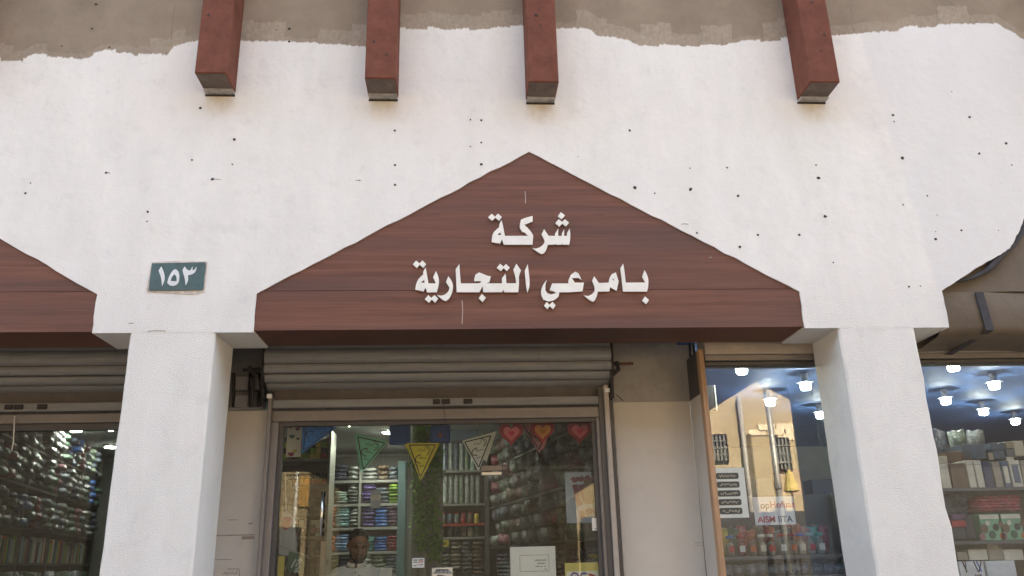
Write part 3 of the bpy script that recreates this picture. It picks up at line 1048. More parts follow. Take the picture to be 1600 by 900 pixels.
tag(MB().tube([(p.x, .72, p.z) for p in a], .003, 6).build('loose_wire', STRAP), 'short loose black wire on the sill above the beige metal panel', 'wire')
for i, (p0, p1) in enumerate(((1079, 1083), (1085, 1089))):
    a, b = at(p0, 545, .76), at(p1, 626, .76)
    tag(MB().tube([(a.x, .76, a.z + .1), (b.x, .76, b.z)], .010, 8).build('conduit_pipe', STEEL), ('left' if i == 0 else 'right') + ' of two dark conduits beside the right shop window', 'pipe', 'conduits beside the right shop window')

# right shop window -------------------------------------------------
rw = thing('shop_window', 'wide right shop window with raw wood trim and brown shutter box', 'shop window')
YGR = .475
xw0 = at(1096.5, 600, .455).x
xw1 = at(1104.5, 600, .455).x
zb = at(1180, 571, .46).z
MB().box(xw0, xw1, .455, .52, 0, zb + .12, bev=.004).build('wood_trim', WOODTRIM, rw)
MB().box(xw0 + .004, xw0 + .02, .522, .788, zt2 + .002, zb + .12).build('return_panel', ALU_D, rw)
MB().box(xw0 + .004, xw0 + .02, .522, .788, 0, zt2 - .001).build('return_panel', SHEET, rw)
XE = 7.6
MB().box(xw1 + .002, XE, .425, .60, at(1180, 553, .425).z, 3.2, bev=.004).build('shutter_box', ALU_L, rw)
MB().box(xw1 + .002, XE, .44, .60, at(1180, 563, .44).z, at(1180, 554, .44).z, bev=.003).build('shutter_rail', ALU, rw)
MB().box(xw1 + .002, XE, .45, .56, zb, at(1180, 564.5, .45).z, bev=.003).build('head_frame', ALU_D, rw)
xm_ = at(1408, 700, YGR).x
MB().box(xw1 + .002, xm_, YGR, YGR + .008, .3, zb - .002).build('glass_pane', GLASS_R, rw)
MB().box(xm_ + .004, 5.3, YGR, YGR + .008, .3, zb - .002).build('glass_pane', GLASS_R, rw)
MB().box(5.304, XE, YGR, YGR + .008, .3, zb - .002).build('glass_pane', GLASS_R, rw)
MB().box(xw1 + .002, XE, .45, .60, 0, .295).build('plinth', SHEET, rw)

# left shop window ---------------------------------------------------
lw_ = thing('shop_window', 'left shop window with brown aluminium head frame behind the left pillar', 'shop window')
za, zb2 = at(100, 661, YF).z, at(100, 645, YF).z
MB().box(-6.4, -1.93, YF, YF + .09, za, zb2, bev=.004).build('head_frame', ALU, lw_)
MB().box(-6.4, -1.93, YF + .02, YF + .08, za - .045, za - .002).build('head_bead', ALU_D, lw_)
MB().box(-2.01, -1.93, YF + .001, YF + .09, 0, za - .047).build('jamb', ALU, lw_)
xm = at(18, 760, YG).x
MB().box(xm + .0025, -2.012, YG, YG + .008, .05, za - .047).build('glass_pane', GLASS, lw_)
MB().box(-6.4, xm - .0025, YG, YG + .008, .05, za - .047).build('glass_pane', GLASS, lw_)
a, b, c = at(23, 650, .68), at(21, 690, .70), at(18, 705, .70)
tag(MB().tube([(a.x, .68, a.z), (b.x, .70, b.z), (c.x, .70, c.z)], .0035, 6).build('dangling_string', PAPER), 'pale thin cord hanging in front of the left shop window', 'cord')

# ------------------------------------------------------------------ interiors: shells
SH = 0.2034                      # the party walls run back at a slant
CZ = 3.10


def slab(name, quad, z0, z1, mat):
    b = MB()
    b.add([(x, y, z0) for x, y in quad] + [(x, y, z1) for x, y in quad], [(3, 2, 1, 0), (4, 5, 6, 7), (0, 1, 5, 4), (1, 2, 6, 5), (2, 3, 7, 6), (3, 0, 4, 7)])
    return tag(b.build(name, mat), kind='structure')


def sx(x, y):
    return x - SH * (y - 0.75)


YB = 6.85
for nm, z0, z1 in (('ceiling', CZ, CZ + .1), ('floor', 0.02, 0.15)):
    slab(nm, [(-6.6, .96), (-1.80, .96), (sx(-1.80, YB), YB), (-8.6, YB)], z0, z1, CEIL if nm == 'ceiling' else FLOORIN)
    slab(nm, [(-1.74, .96), (1.56, .96), (sx(1.56, YB), YB), (sx(-1.74, YB), YB)], z0, z1, CEIL if nm == 'ceiling' else FLOORIN)
    slab(nm, [(1.66, .605), (11.0, .605), (11.0, YB), (sx(1.62, YB), YB)], z0, z1, CEIL_B if nm == 'ceiling' else FLOORIN)
for xa in (-1.80, 1.56):
    slab('wall', [(xa + .002, .86), (xa + .058, .86), (sx(xa + .058, YB), YB), (sx(xa + .002, YB), YB)], .005, 3.3, WALLIN)
slab('wall', [(-8.8, YB + .002), (11.0, YB + .002), (11.0, YB + .1), (-8.8, YB + .1)], .005, 3.3, WALLIN)
slab('wall', [(-4.2, .96), (-4.12, .96), (sx(-4.1, YB), YB), (sx(-4.2, YB), YB)], .16, CZ - .002, WALLIN)
slab('wall', [(8.2, .86), (8.3, .86), (8.3, YB), (8.2, YB)], .005, 3.3, WALLIN)
slab('wall', [(-6.6, .86), (-6.5, .86), (-6.5, YB), (-6.6, YB)], .005, 3.3, WALLIN)

# ------------------------------------------------------------------ lamps
LAMP_L = EM('lamp_lens_dim', (0.85, 0.97, 1.0), 13)


def downlight(px, py, label, grp):
    p = atz(px, py, CZ)
    t = thing('ceiling_lamp', label, 'lamp', (p.x, p.y, CZ), 0, grp)
    MB().lathe([(.085, -.001), (.088, -.012), (.07, -.014)], 18).build('rim', LAMPRIM, t)
    MB().lathe([(.066, -.0142), (.066, -.020), (.05, -.024)], 18).build('lens', LAMP_L if 'left shop' in grp else LAMP, t)


for px, py, lab in ((628, 658, 'round ceiling light half hidden by the left blue bag'), (545, 662, 'round ceiling light nearest the doors right of the blue pennant'), (607, 674, 'round ceiling light behind the left blue bag'),
                    (590, 696, 'round ceiling light just right of the green pennant'), (553, 718, 'round ceiling light far back left of the green pennant tip'),
                    (606, 712, 'round ceiling light far back above the rear shelves'), (835, 640, 'added round ceiling light above the hanging heart bags to brighten the right rack'),  # light over the heart bags is an unseen extra, added for the right rack
                    (770, 690, 'added round ceiling light behind the white pennant to brighten the right rack')):  # pennant light likewise added, only to brighten the right rack
    downlight(px, py, lab, 'round ceiling lights of the middle shop')
for px, py, lab in ((173, 697, 'bright round ceiling light beside the left pillar'), (118, 671, 'round ceiling light half hidden by the left window head'),
                    (171, 669, 'round ceiling light at the window head close to the left pillar'), (30, 672, 'round ceiling light above the left shelves')):
    downlight(px, py, lab, 'round ceiling lights of the left shop')

cup = MB().lathe([(.024, .0), (.040, -.003), (.045, -.016), (.043, -.048), (.036, -.060), (.016, -.064)], 20).mesh('lens', LAMP_B, True)
flg = MB().lathe([(.02, .085), (.03, .083), (.03, .040), (.024, .016), (.072, .006), (.074, .001), (.040, .0005)], 20).mesh('fitting', M('lamp_fitting', (.2, .23, .3), .5), True)
CUPS = [(1159, 580, 'leftmost glowing ceiling lamp in the right shop window'), (1259, 605, 'glowing ceiling lamp right of the reflected gable tip'),
        (1204, 630, 'glowing ceiling lamp under the reflected gable tip'), (1282, 650, 'glowing ceiling lamp half hidden at the right pillar'),
        (1490, 575, 'glowing ceiling lamp at the window head right of the right pillar'), (1554, 604, 'large glowing ceiling lamp near the right edge'),
        (1478, 628, 'glowing ceiling lamp closest to the right pillar on its right'), (1537, 645, 'glowing ceiling lamp low in the middle of the far right window'),
        (1587, 660, 'lowest glowing ceiling lamp at the far right edge'), (1380, 600, 'glowing ceiling lamp behind the right pillar'), (1640, 625, 'glowing ceiling lamp beyond the right edge')]
for px, py, lab in CUPS:
    p = atz(px, py, CZ - .125)
    t = thing('ceiling_lamp', lab, 'lamp', (p.x, p.y, CZ - .086), 0, 'cup shaped ceiling lamps of the right shop')
    inst('lens', cup, t)
    inst('fitting', flg, t)

# ------------------------------------------------------------------ goods
PAL = dict(navy=(.035, .045, .09), grey=(.16, .17, .165), clear=(.26, .28, .27), mint=(.30, .42, .38), purple=(.10, .07, .25), lime=(.22, .42, .04), aqua=(.24, .42, .45),
           orange=(.42, .10, .035), blue=(.02, .12, .42), sky=(.20, .36, .62), teal=(.02, .20, .19), crimson=(.26, .02, .05), plum=(.09, .04, .09), forest=(.04, .10, .06),
           dark=(.03, .03, .035), brown=(.14, .085, .05), rose=(.25, .10, .12), sand=(.30, .25, .18), slate=(.09, .12, .16), white=(.55, .55, .52), sage=(.15, .20, .14),
           yellow=(.55, .42, .07), red=(.36, .02, .03), cream=(.55, .50, .38))
WRAP = {k: plastic_wrap('wrapped_' + k, v) for k, v in PAL.items()}
CARD = {k: M('card_' + k, v, 0.5, var=.15, vscale=14) for k, v in PAL.items()}
_pm = {}


def pack_mesh(var, col, lump=0.10, mats=None, name='pack'):
    key = (var, col, lump, mats is CARD, name)
    if key in _pm:
        return _pm[key]
    bm = bmesh.new()
    bmesh.ops.create_cube(bm, size=1)
    bmesh.ops.subdivide_edges(bm, edges=bm.edges[:], cuts=1, use_grid_fill=True)
    r2 = random.Random(var * 17 + 3)
    for v in bm.verts:
        c = v.co.copy()
        ax = sum(abs(q) > .4 for q in c)
        if ax == 3:
            v.co *= .90
        elif ax == 2:
            v.co *= .97
        v.co += Vector((r2.uniform(-1, 1), r2.uniform(-1, 1), r2.uniform(-1, 1))) * lump * .5
        v.co.z += .5
        v.co.z = max(v.co.z, 0.0)
    me = bpy.data.meshes.new(name)
    bm.to_mesh(me)
    bm.free()
    me.materials.append((mats or WRAP)[col])
    me.polygons.foreach_set('use_smooth', [True] * len(me.polygons))
    _pm[key] = me
    return me


def box_mesh(col, bev=.02):
    key = ('box', col, bev)
    if key not in _pm:
        m = MB().box(-.5, .5, -.5, .5, 0, 1, 0, bev=bev)
        _pm[key] = m.mesh('carton', CARD[col] if isinstance(col, str) else col)
    return _pm[key]


def good(name, me, x, y, z, sx_, sy_, sz_, rz, label, cat, group):
    o = inst(name, me, None, (x, y, z), (0, 0, rz), (sx_, sy_, sz_))
    return tag(o, label, cat, group)


ORD = ['first', 'second', 'third', 'fourth', 'fifth', 'sixth', 'seventh', 'eighth', 'ninth', 'tenth', 'eleventh', 'twelfth', 'thirteenth', 'fourteenth', 'fifteenth', 'sixteenth', 'seventeenth', 'eighteenth', 'nineteenth', 'twentieth', 'twenty-first', 'twenty-second', 'twenty-third', 'twenty-fourth']


def inpile(i, n):
    """place of layer i (0 = lowest) in a pile of n"""
    if i == 0:
        return 'lowest'
    if i == n - 1:
        return 'topmost'
    return ORD[i] + ' from below'


def pxbox(px0, px1, pyb, pyt, Y):
    a, b = at(px0, pyb, Y), at(px1, pyb, Y)
    t = at((px0 + px1) / 2, pyt, Y)
    return (a.x + b.x) / 2, abs(b.x - a.x), (a.z + b.z) / 2, t.z - (a.z + b.z) / 2


def stack(px0, px1, pyb, pyt, Y, col, n, label, group, depth=.28, lump=.10):
    xc, wd, z, h = pxbox(px0, px1, pyb, pyt, Y)
    for i in range(n):
        good('fabric_pack', pack_mesh(rnd.randrange(4), col, lump), xc + rnd.uniform(-.06, .06) * wd, Y + depth / 2 + rnd.uniform(-.01, .01), z + h * i / n,
             wd * rnd.uniform(.92, 1.0), depth, h / n * 1.04, rnd.uniform(-.05, .05), label + (', ' + inpile(i, n) if n > 1 else ''), 'fabric pack', group)


# rear cubby shelves ------------------------------------------------
YU = 6.35
cub = thing('cubby_shelf', 'tall grey cubby shelf filled with folded fabrics at the back of the middle shop', 'shelf')
xL, xM, xR = at(513, 800, YU).x, at(561.5, 800, YU).x, at(627, 800, YU).x
for x, wd, mt in ((xL, .04, SHELF), (xM, .03, SHELF), (xR, .10, M('teal_panel', (.05, .10, .11), .5))):
    MB().box(x - wd / 2, x + wd / 2, YU - .02, YU + .40, .15, at(560, 722, YU).z).build('upright', mt, cub)
for py in (750.5, 787, 824, 862, 899):
    z = at(560, py, YU).z
    for a, b in ((xL + .021, xM - .016), (xM + .016, xR - .051)):
        MB().box(a, b, YU - .015, YU + .40, z - .035, z).build('board', SHELF, cub)
MB().box(xL - .02, xR + .05, YU + .405, YU + .42, .15, 3.05).build('back_board', SHELF_D, cub)
GR = 'folded fabrics in the rear cubby shelf'
for a in ((516, 541, 750, 726, 'navy', 4, 'dark navy folded pack in the top left cubby'), (543, 559, 750, 728, 'clear', 3, 'clear bag of grey cloth in the top left cubby'),
          (564, 588, 750, 731, 'clear', 3, 'clear wrapped pack in the top right cubby'), (590, 606, 750, 727, 'brown', 3, 'brown pack in the top right cubby'),
          (607, 621, 750, 729, 'slate', 3, 'slate pack at the right end of the top cubby row'),
          (523, 542, 786, 768, 'mint', 5, 'pale mint pack in the left cubby of the second row'), (543, 559, 786, 755, 'grey', 6, 'grey sparkling pack in the left cubby of the second row'),
          (565, 586, 786, 755, 'purple', 6, 'violet pack in the right cubby of the second row'), (587, 606, 786, 762, 'slate', 4, 'slate blue pack in the second row behind the two tone card'),
          (607, 622, 786, 756, 'lime', 6, 'bright lime green pack in the second row'),
          (515, 522, 823, 792, 'orange', 4, 'orange red narrow pack at the left end of the third row'), (523, 545, 823, 793, 'aqua', 6, 'pale aqua pack in the third row'),
          (546, 560, 823, 795, 'clear', 5, 'shiny clear pack in the left cubby of the third row'), (565, 584, 823, 789, 'purple', 6, 'purple pack in the right cubby of the third row'),
          (585, 605, 823, 792, 'blue', 6, 'vivid blue pack in the third row'), (606, 622, 823, 791, 'plum', 6, 'dark plum pack in the third row'),
          (515, 522, 861, 838, 'orange', 4, 'orange pack at the left end of the fourth row'), (523, 543, 861, 835, 'sky', 6, 'light blue pack beside the shopkeeper in the fourth row'),
          (545, 559, 861, 840, 'grey', 4, 'grey pack behind the head of the shopkeeper'), (565, 584, 861, 838, 'teal', 5, 'teal green pack right of the shopkeeper head'),
          (585, 604, 861, 839, 'blue', 5, 'strong blue pack in the fourth row'), (605, 622, 861, 837, 'crimson', 5, 'crimson pack in the fourth row'),
          (515, 529, 899, 868, 'forest', 5, 'dark green pack in the bottom left cubby'), (530, 545, 899, 870, 'navy', 5, 'navy pack in the bottom left cubby'), (546, 560, 899, 872, 'grey', 4, 'grey pack in the bottom cubby behind the shopkeeper'),
          (564, 580, 899, 866, 'clear', 5, 'clear bag in the bottom right cubby beside the shopkeeper'), (581, 600, 899, 868, 'sage', 5, 'sage grey pack in the bottom right cubby'), (601, 622, 899, 867, 'slate', 6, 'slate wrapped pack at the right of the bottom cubby')):
    stack(*a[:4], YU, *a[4:], GR)

# small goods shelf on the left ---------------------------------------
YA = 4.1
sa = thing('small_goods_shelf', 'dark shelf of small boxed goods inside the doors on the left', 'shelf')
xL, xR = at(436, 800, YA).x, at(511, 800, YA).x
MB().box(xR - .012, xR + .012, YA - .02, YA + .35, .15, at(511, 672, YA).z).build('upright', M('pale_post', (.13, .13, .12), .5), sa)
MB().box(xL - .3, xR - .021, YA + .36, YA + .38, .15, 3.0).build('back_board', SHELF_D, sa)
k = 0
ROWN = ['top', 'second', 'third', 'fourth', 'fifth', 'lowest']
for ri, (pb, ptop, lev) in enumerate(((717, 690, 3), (757, 738, 2), (802, 776, 4), (838, 812, 4), (868, 846, 3), (899, 875, 3))):
    z = at(475, pb, YA).z
    MB().box(xL - .3, xR - .021, YA - .01, YA + .355, z - .025, z - .001).build('board', SHELF if ri in (0, 3) else SHELF_D, sa)
    for i in range(8):
        x0 = 440 + i * 8.7
        cols = [('red', 'yellow', 'lime', 'dark'), ('dark', 'grey', 'orange', 'sage'), ('dark', 'clear', 'dark', 'slate'), ('dark', 'white', 'rose', 'dark'), ('dark', 'navy', 'grey', 'dark'), ('dark', 'dark', 'forest', 'grey')][ri]
        for j in range(lev):
            xc, wd, zz, h = pxbox(x0, x0 + 7.4, pb, ptop, YA)
            c = cols[rnd.randrange(4)]
            good('small_box', box_mesh(c), xc, YA + .09, z + h / lev * j, wd, .16, h / lev * .92, 0,
                 'tiny %s box, %s of %s pile from left, %s board, left shelf' % (c, inpile(j, lev), ORD[i], ROWN[ri]), 'box', 'small boxes on the left shelf')

# column with leafy garlands -------------------------------------------
YK = 3.5
xc, wd, z_, h_ = pxbox(641, 691, 900, 660, YK)
colm = thing('column', 'grey panelled column wrapped with green leafy garlands inside the middle shop', 'column')
GP = M('column_panel', (.42, .42, .40), .45, var=.12, vscale=3, stretch=(3, 3, .3))
for i in range(4):
    a = xc - wd / 2 + wd * i / 4
    MB().box(a + .003, a + wd / 4 - .003, YK, YK + .05, .15, CZ - .004, bev=.004).build('panel', GP, colm)
MB().box(xc - wd / 2, xc + wd / 2, YK + .052, YK + wd, .15, CZ - .004).build('core', GP, colm)
for px, y0, y1, nm in ((657, 650, 858, 'left leafy green garland hanging down the grey column'), (678, 668, 874, 'right leafy green garland hanging down the grey column')):
    g = thing('garland', nm, 'garland', (0, 0, 0), 0, 'garlands on the column')
    mb = MB()
    st = []
    for i in range(40):
        k = i / 39
        p = at(px + 2 * math.sin(k * 9), y0 + (y1 - y0) * k, YK - .06)
        st.append((p.x, YK - .06, p.z))
    MB().tube(st, .006, 5).build('stem', VINE, g)
    for i in range(1150):
        k = rnd.random()
        p = Vector(st[int(k * 39)]) + Vector((rnd.gauss(0, .032), rnd.uniform(-.05, .04), rnd.uniform(-.03, .03)))
        a = Vector((rnd.uniform(-1, 1), rnd.uniform(-1, .3), rnd.uniform(-1.2, .4))).normalized()
        b = a.orthogonal().normalized()
        l, w_ = rnd.uniform(.03, .06), rnd.uniform(.010, .02)
        mb.add([p, p + a * l * .5 + b * w_, p + a * l, p + a * l * .5 - b * w_], [(0, 1, 2, 3)])
    tag(mb.build('foliage', VINE, g), kind='stuff')

# shelf of fabric rolls and jars ----------------------------------------
YR = 4.75
sr = thing('roll_shelf', 'shelf of upright fabric rolls and jars right of the leafy column', 'shelf')
xL, xR = at(690, 800, YR).x, at(757, 800, YR).x
for py, m in ((735, SHELF), (787, SHELF), (818, M('red_board', (.30, .045, .03), .5)), (839, SHELF), (899, SHELF_D)):
    z = at(720, py, YR).z
    MB().box(xL - .2, xR, YR - .02, YR + .35, z - .025, z).build('board', m, sr)
MB().box(xL - .2, xR, YR + .36, YR + .38, .15, 3.05).build('back_board', SHELF_D, sr)
MB().box(xR + .001, xR + .05, YR - .02, YR + .38, .15, 3.05).build('upright', SHELF_D, sr)
for ri, (pb, pt, cols) in enumerate(((734, 692, ('slate', 'clear', 'slate', 'clear', 'sage', 'mint', 'slate')), (786, 741, ('clear', 'grey', 'clear', 'sage', 'clear', 'grey', 'clear')))):
    for i in range(7):
        x, wd, z, h = pxbox(692 + i * 8.6, 692 + i * 8.6 + 7.6, pb, pt, YR)
        o = MB().lathe([(wd * .47, 0), (wd * .5, .01), (wd * .5, h * .96), (wd * .44, h), (wd * .15, h), (wd * .14, h - .02)], 10).build('fabric_roll', WRAP[cols[i]], None, True, (x, YR + .06, z))
        tag(o, 'upright wrapped fabric roll, %s right of the leafy column, %s row' % (ORD[i], ('upper', 'lower')[ri]), 'fabric roll', 'fabric rolls in two rows')
for ri, (pb, pt) in enumerate(((817, 799), (838, 821))):
    for i in range(6):
        x, wd, z, h = pxbox(688 + i * 10.5, 688 + i * 10.5 + 9, pb, pt, YR)
        t = thing('shelf_jar', '%s jar, %s from the column, %s the red shelf board' % (('red capped', ORD[i], 'on') if ri == 0 else ('grey capped', ORD[i], 'under')), 'jar', (x, YR + .07, z), 0, 'jars around the red shelf board')
        c = (('grey', 'slate', 'grey', 'red', 'brown', 'yellow'), ('dark', 'grey', 'slate', 'sand', 'cream', 'sage'))[ri][i]
        MB().lathe([(wd * .40, 0), (wd * .46, .01), (wd * .46, h * .78), (wd * .36, h * .84)], 10).build('body', WRAP[c], t, True)
        MB().lathe([(wd * .40, h * .841), (wd * .40, h)], 10).build('lid', CARD['red' if ri == 0 else 'grey'], t)
for i in range(4):
    stack(688 + i * 17, 704 + i * 17, 898, 846, YR, ('grey', 'sand', 'grey', 'brown')[i], 8, '%s pack, %s pile right of the column below the jars' % (('grey mesh', 'sandy mesh', 'grey mesh', 'brown mesh')[i], ORD[i]), 'mesh packs below the jars')
fp = MB().box(at(692, 690, YR).x, at(748, 690, YR).x, YR - .03, YR - .01, at(720, 688, YR).z, at(720, 662, YR).z, bev=.004)
tag(fp.build('framed_panel', CARD['slate']), 'pale framed panel above the fabric rolls', 'panel')
p = at(690, 849, YR - .04)
lab = thing('shelf_label', 'small yellowish Arabic shelf label beside the jars', 'label')
MB().box(p.x - .08, p.x + .08, YR - .045, YR - .038, p.z - .035, p.z + .035).build('card', CARD['yellow'], lab)
m = MB()
for q in ([(-.06, .015), (-.06, -.01), (-.02, -.01)], [(-.03, .02), (-.03, -.01), (0, -.012), (.0, .004)], [(.02, .004), (.02, -.012), (.05, -.012), (.05, .02)]):
    m.strip([(p.x + a, p.z + b) for a, b in q], .008, YR - .0475, YR - .0452)
m.build('lettering', INK, lab)['kind'] = 'stuff'

# receding wall of wrapped bundles: right side of the middle shop, and the left shop ----------
def wall_rack(label, x0, y0, length, depth, z_list, side, mat=SHELF_D):
    t = thing('wall_rack', label, 'shelf', (x0, y0, 0), math.atan(SH))
    # local y runs back along the wall, local x across it; goods face local x*side
    for z in z_list:
        MB().box(min(0, side * -depth), max(0, side * -depth), 0, length, z - .022, z).build('board', mat, t)
    n = max(2, int(length / 0.9))
    for i in range(n + 1):
        y = length * i / n
        MB().box(min(0.004 * side, side * -depth), max(0.004 * side, side * -depth), y - .012, y + .012, .15, 3.02).build('upright', mat, t)
    MB().box(min(side * -depth, side * (-depth - .02)), max(side * -depth, side * (-depth - .02)), 0, length, .15, 3.05).build('back_board', mat, t)
    return t


ca, sa_ = math.cos(math.atan(SH)), math.sin(math.atan(SH))


def wloc(x0, y0, a, b):
    """a along the wall, b across"""
    return x0 + ca * b - sa_ * a, y0 + sa_ * b + ca * a


RX, RY = 1.07, 1.22
zb_r = [1.32, 1.76, 2.20, 2.64]
wall_rack('dark rack of wrapped bundles receding along the right wall of the middle shop', RX, RY, 3.7, .36, zb_r, -1)
BC = ['grey', 'slate', 'dark', 'rose', 'clear', 'sage', 'plum', 'grey', 'brown', 'slate', 'crimson', 'clear', 'navy', 'sage', 'grey', 'rose']
NB = 0
for si, z in enumerate(zb_r):
    for c in range(14):
        a = .14 + c * .25
        if si == 0:
            for r_ in range(9):
                col = ('orange', 'yellow')[c % 2] if c < 2 and False else ('dark', 'plum', 'slate', 'navy', 'grey')[(c * 3 + r_ // 3) % 5]
                if c == 0:
                    col = 'orange' if r_ % 2 else 'rose'
                if c == 1:
                    col = 'yellow' if r_ % 2 else 'slate'
                x, y = wloc(RX, RY, a, .15)
                good('folded_shirt', pack_mesh(r_ % 4, col, .05), x, y, z + r_ * .040, .26, .21, .040, math.atan(SH) + rnd.uniform(-.04, .04),
                     'thin %s folded shirt, %s in the %s stack from the window, right rack' % (col, inpile(r_, 9), ORD[c]), 'folded shirt', 'thin folded shirts on the right rack')
            continue
        for r_ in range(3):
            h = (.40 / 3) * rnd.uniform(.88, 1.0)
            x, y = wloc(RX, RY, a + rnd.uniform(-.02, .02), .12 + rnd.uniform(-.03, .05))
            good('wrapped_bundle', pack_mesh(rnd.randrange(4), BC[(c * 5 + si * 3 + (r_ * 7) % 4) % len(BC)], .14), x, y, z + r_ * .136, .30, .235, h, math.atan(SH) + rnd.uniform(-.12, .12),
                 'wrapped bundle, %s of the %s pile from the window, %s board of the right rack' % (('lowest', 'middle', 'topmost')[r_], ORD[c], ('lower', 'third', 'top')[si - 1]), 'wrapped bundle', 'wrapped bundles on the right rack')

LX, LY = -3.70, 1.15
zb_l = [1.36, 1.70, 2.02, 2.40, 2.76]
wall_rack('long dark rack of wrapped bundles receding along the left shop wall', LX, LY, 5.3, .38, zb_l, 1)
LC = ['navy', 'blue', 'forest', 'crimson', 'slate', 'sage', 'slate', 'grey', 'navy', 'clear', 'forest', 'rose', 'slate', 'dark', 'clear', 'navy', 'grey', 'forest']
for si, z in enumerate(zb_l):
    for c in range(18 if si < 2 else 24):
        a = (.16 + c * .285) if si < 2 else .13 + c * .215
        if si == 1:
            for q in range(5):
                x, y = wloc(LX, LY, a - .11 + q * .052, -.13)
                col = ('dark', 'white', 'lime', 'crimson', 'aqua', 'grey', 'cream', 'navy', 'sage', 'orange')[(c * 3 + q * q) % 10]
                good('folder', box_mesh(col), x, y, z, .22, .046, rnd.uniform(.20, .25), math.atan(SH), 'upright %s folder, %s of the %s bunch from the window, left rack' % (col, ORD[q], ORD[c]), 'folder', 'upright folders in the left shop')
            continue
        n = 1 if si == 0 else 4
        for r_ in range(n):
            hh = (.30 if si == 2 else .31) / 4
            h = .26 if si == 0 else hh * rnd.uniform(.9, 1.02)
            x, y = wloc(LX, LY, a + rnd.uniform(-.02, .02), -.13 + rnd.uniform(-.04, .05))
            col = LC[(c + si * 5) % len(LC)] if si else ('dark', 'forest', 'grey', 'slate')[c % 4]
            good('fabric_bundle', pack_mesh(rnd.randrange(4), col, .09), x, y, z + r_ * hh , .30, .265 if si == 0 else .20, h, math.atan(SH) + rnd.uniform(-.06, .06),  # the same wrapped bundles as on the right rack
                 ('wrapped bundle, %s of the %s pile from the window, %s board, left rack' % (inpile(r_, 4), ORD[c], ('middle', 'upper', 'top')[si - 2])) if si else 'large dim bag, %s from the window, lowest board of the left rack' % ORD[c], 'fabric bundle', 'wrapped bundles on the left rack')

# ------------------------------------------------------------------ pennants, bags and other things hung inside the glass
YP = 0.98


def pennant(nm, col, pts, label, back=None, Y=YP, ink=INK):
    """pts: three photo corners (left top, right top, tip)"""
    t = thing('pennant', label, 'pennant', (0, 0, 0), 0, 'welcome pennants on a string')
    W = onwall(pts, Y)
    A, B, T = (Vector(p) for p in W)
    MB().prism([W], Y, Y + .003).build('cloth', M('pennant_' + nm, col, .75, var=.06), t)
    if back:
        MB().prism([onwall(back, Y + .02)], Y + .02, Y + .023).build('back_cloth', MATS['pennant_' + nm], t)
    C = (A + B + T) / 3
    inn = [C + (p - C) * .84 for p in (A, B, T)]
    wd = (A - B).length * .035
    m = MB()
    ring = inn + [inn[0]]
    for p, q in zip(ring, ring[1:]):
        m.strip([tuple(p), tuple(q)], wd, Y - .0012, Y - .0002)
    m.build('border', ink, t)['kind'] = 'stuff'
    # brushed greeting
    ex = (B - A)
    ey = (T - (A + B) / 2)
    o = (A + B) / 2

    def P(u, v):
        return tuple(o + ex * u + ey * v)
    m = MB()
    arc = [P(.10 + .17 * math.sin(a), .20 - .12 * math.cos(a)) for a in [k * .35 for k in range(9)]]
    m.strip(arc, wd * .55, Y - .0012, Y - .0002)
    arc = [P(-.03 - .17 * math.sin(a), .42 - .11 * math.cos(a)) for a in [k * .35 for k in range(10)]]
    m.strip(arc, wd * .8, Y - .0012, Y - .0002)
    arc = [P(.10 + .12 * math.sin(a), .20 - .085 * math.cos(a)) for a in [k * .4 for k in range(7)]]
    m.strip(arc, wd * .4, Y - .0024, Y - .0013)
    for st in ([(.09, .14), (.09, .21)], [(.06, .21), (.03, .17), (.0, .20), (.03, .22), (-.03, .22)], [(-.05, .14), (-.08, .22), (-.11, .16), (-.14, .21)],
               [(.17, .40), (.10, .41), (.08, .37), (.06, .41), (.02, .40), (-.01, .37), (.01, .42), (-.04, .41)], [(-.06, .33), (-.04, .41), (-.08, .38)], [(.19, .31), (.18, .34)],
               [(.08, .58), (.08, .62)], [(.04, .58), (.03, .62), (.05, .62)], [(-.01, .58), (-.02, .63)], [(-.04, .58), (-.06, .62), (-.03, .62)]):
        m.strip([P(u, v) for u, v in st], wd * .5, Y - .0012, Y - .0002)
    m.build('lettering', ink, t)['kind'] = 'stuff'
    return t


pennant('blue', (.03, .24, .75), [(477, 651), (526, 668), (471, 709)], 'blue triangular welcome pennant hanging crooked at the left end of the string', [(472, 652), (500, 655), (472, 706)], ink=M('ink_blue', (.01, .03, .12), .6))
pennant('green', (.17, .50, .35), [(556, 679), (606, 690), (566, 739)], 'green triangular welcome pennant swinging left of the yellow one', [(553, 677), (600, 687), (563, 737)])
pennant('yellow', (.62, .52, .06), [(636, 692.5), (684, 692), (657, 752)], 'yellow triangular welcome pennant in front of the leafy column', [(632, 694), (688, 692), (660, 748)])
pennant('white', (.62, .62, .56), [(722, 689), (771, 677), (748, 736)], 'white triangular welcome pennant above the glass door fitting', [(724, 688), (776, 674), (760, 722)])
pennant('pink', (.55, .2, .24), [(809, 655), (862, 660), (843, 708)], 'pink triangular welcome pennant half hidden behind the heart bags', [(815, 655), (866, 662), (848, 704)], Y=YP + .04)
pts = []
for k in range(25):
    px = 440 + 490 * k / 24
    q = at(px, 651 + 22 * abs(math.sin(k * .8)) * .3, YP + .06)
    pts.append((q.x, YP + .06, q.z + .05))
tag(MB().tube(pts, .002, 5).build('pennant_string', PAPER), 'thin string carrying the pennants across the door head', 'string')


def heart(cx, cy, r, Y, sx_=1.0):
    out = []
    for k in range(28):
        a = 2 * math.pi * k / 28
        x = 16 * math.sin(a) ** 3
        y = 13 * math.cos(a) - 5 * math.cos(2 * a) - 2 * math.cos(3 * a) - math.cos(4 * a)
        out.append((cx + x / 17 * r * sx_, cy - y / 17 * r))
    return onwall(out, Y)


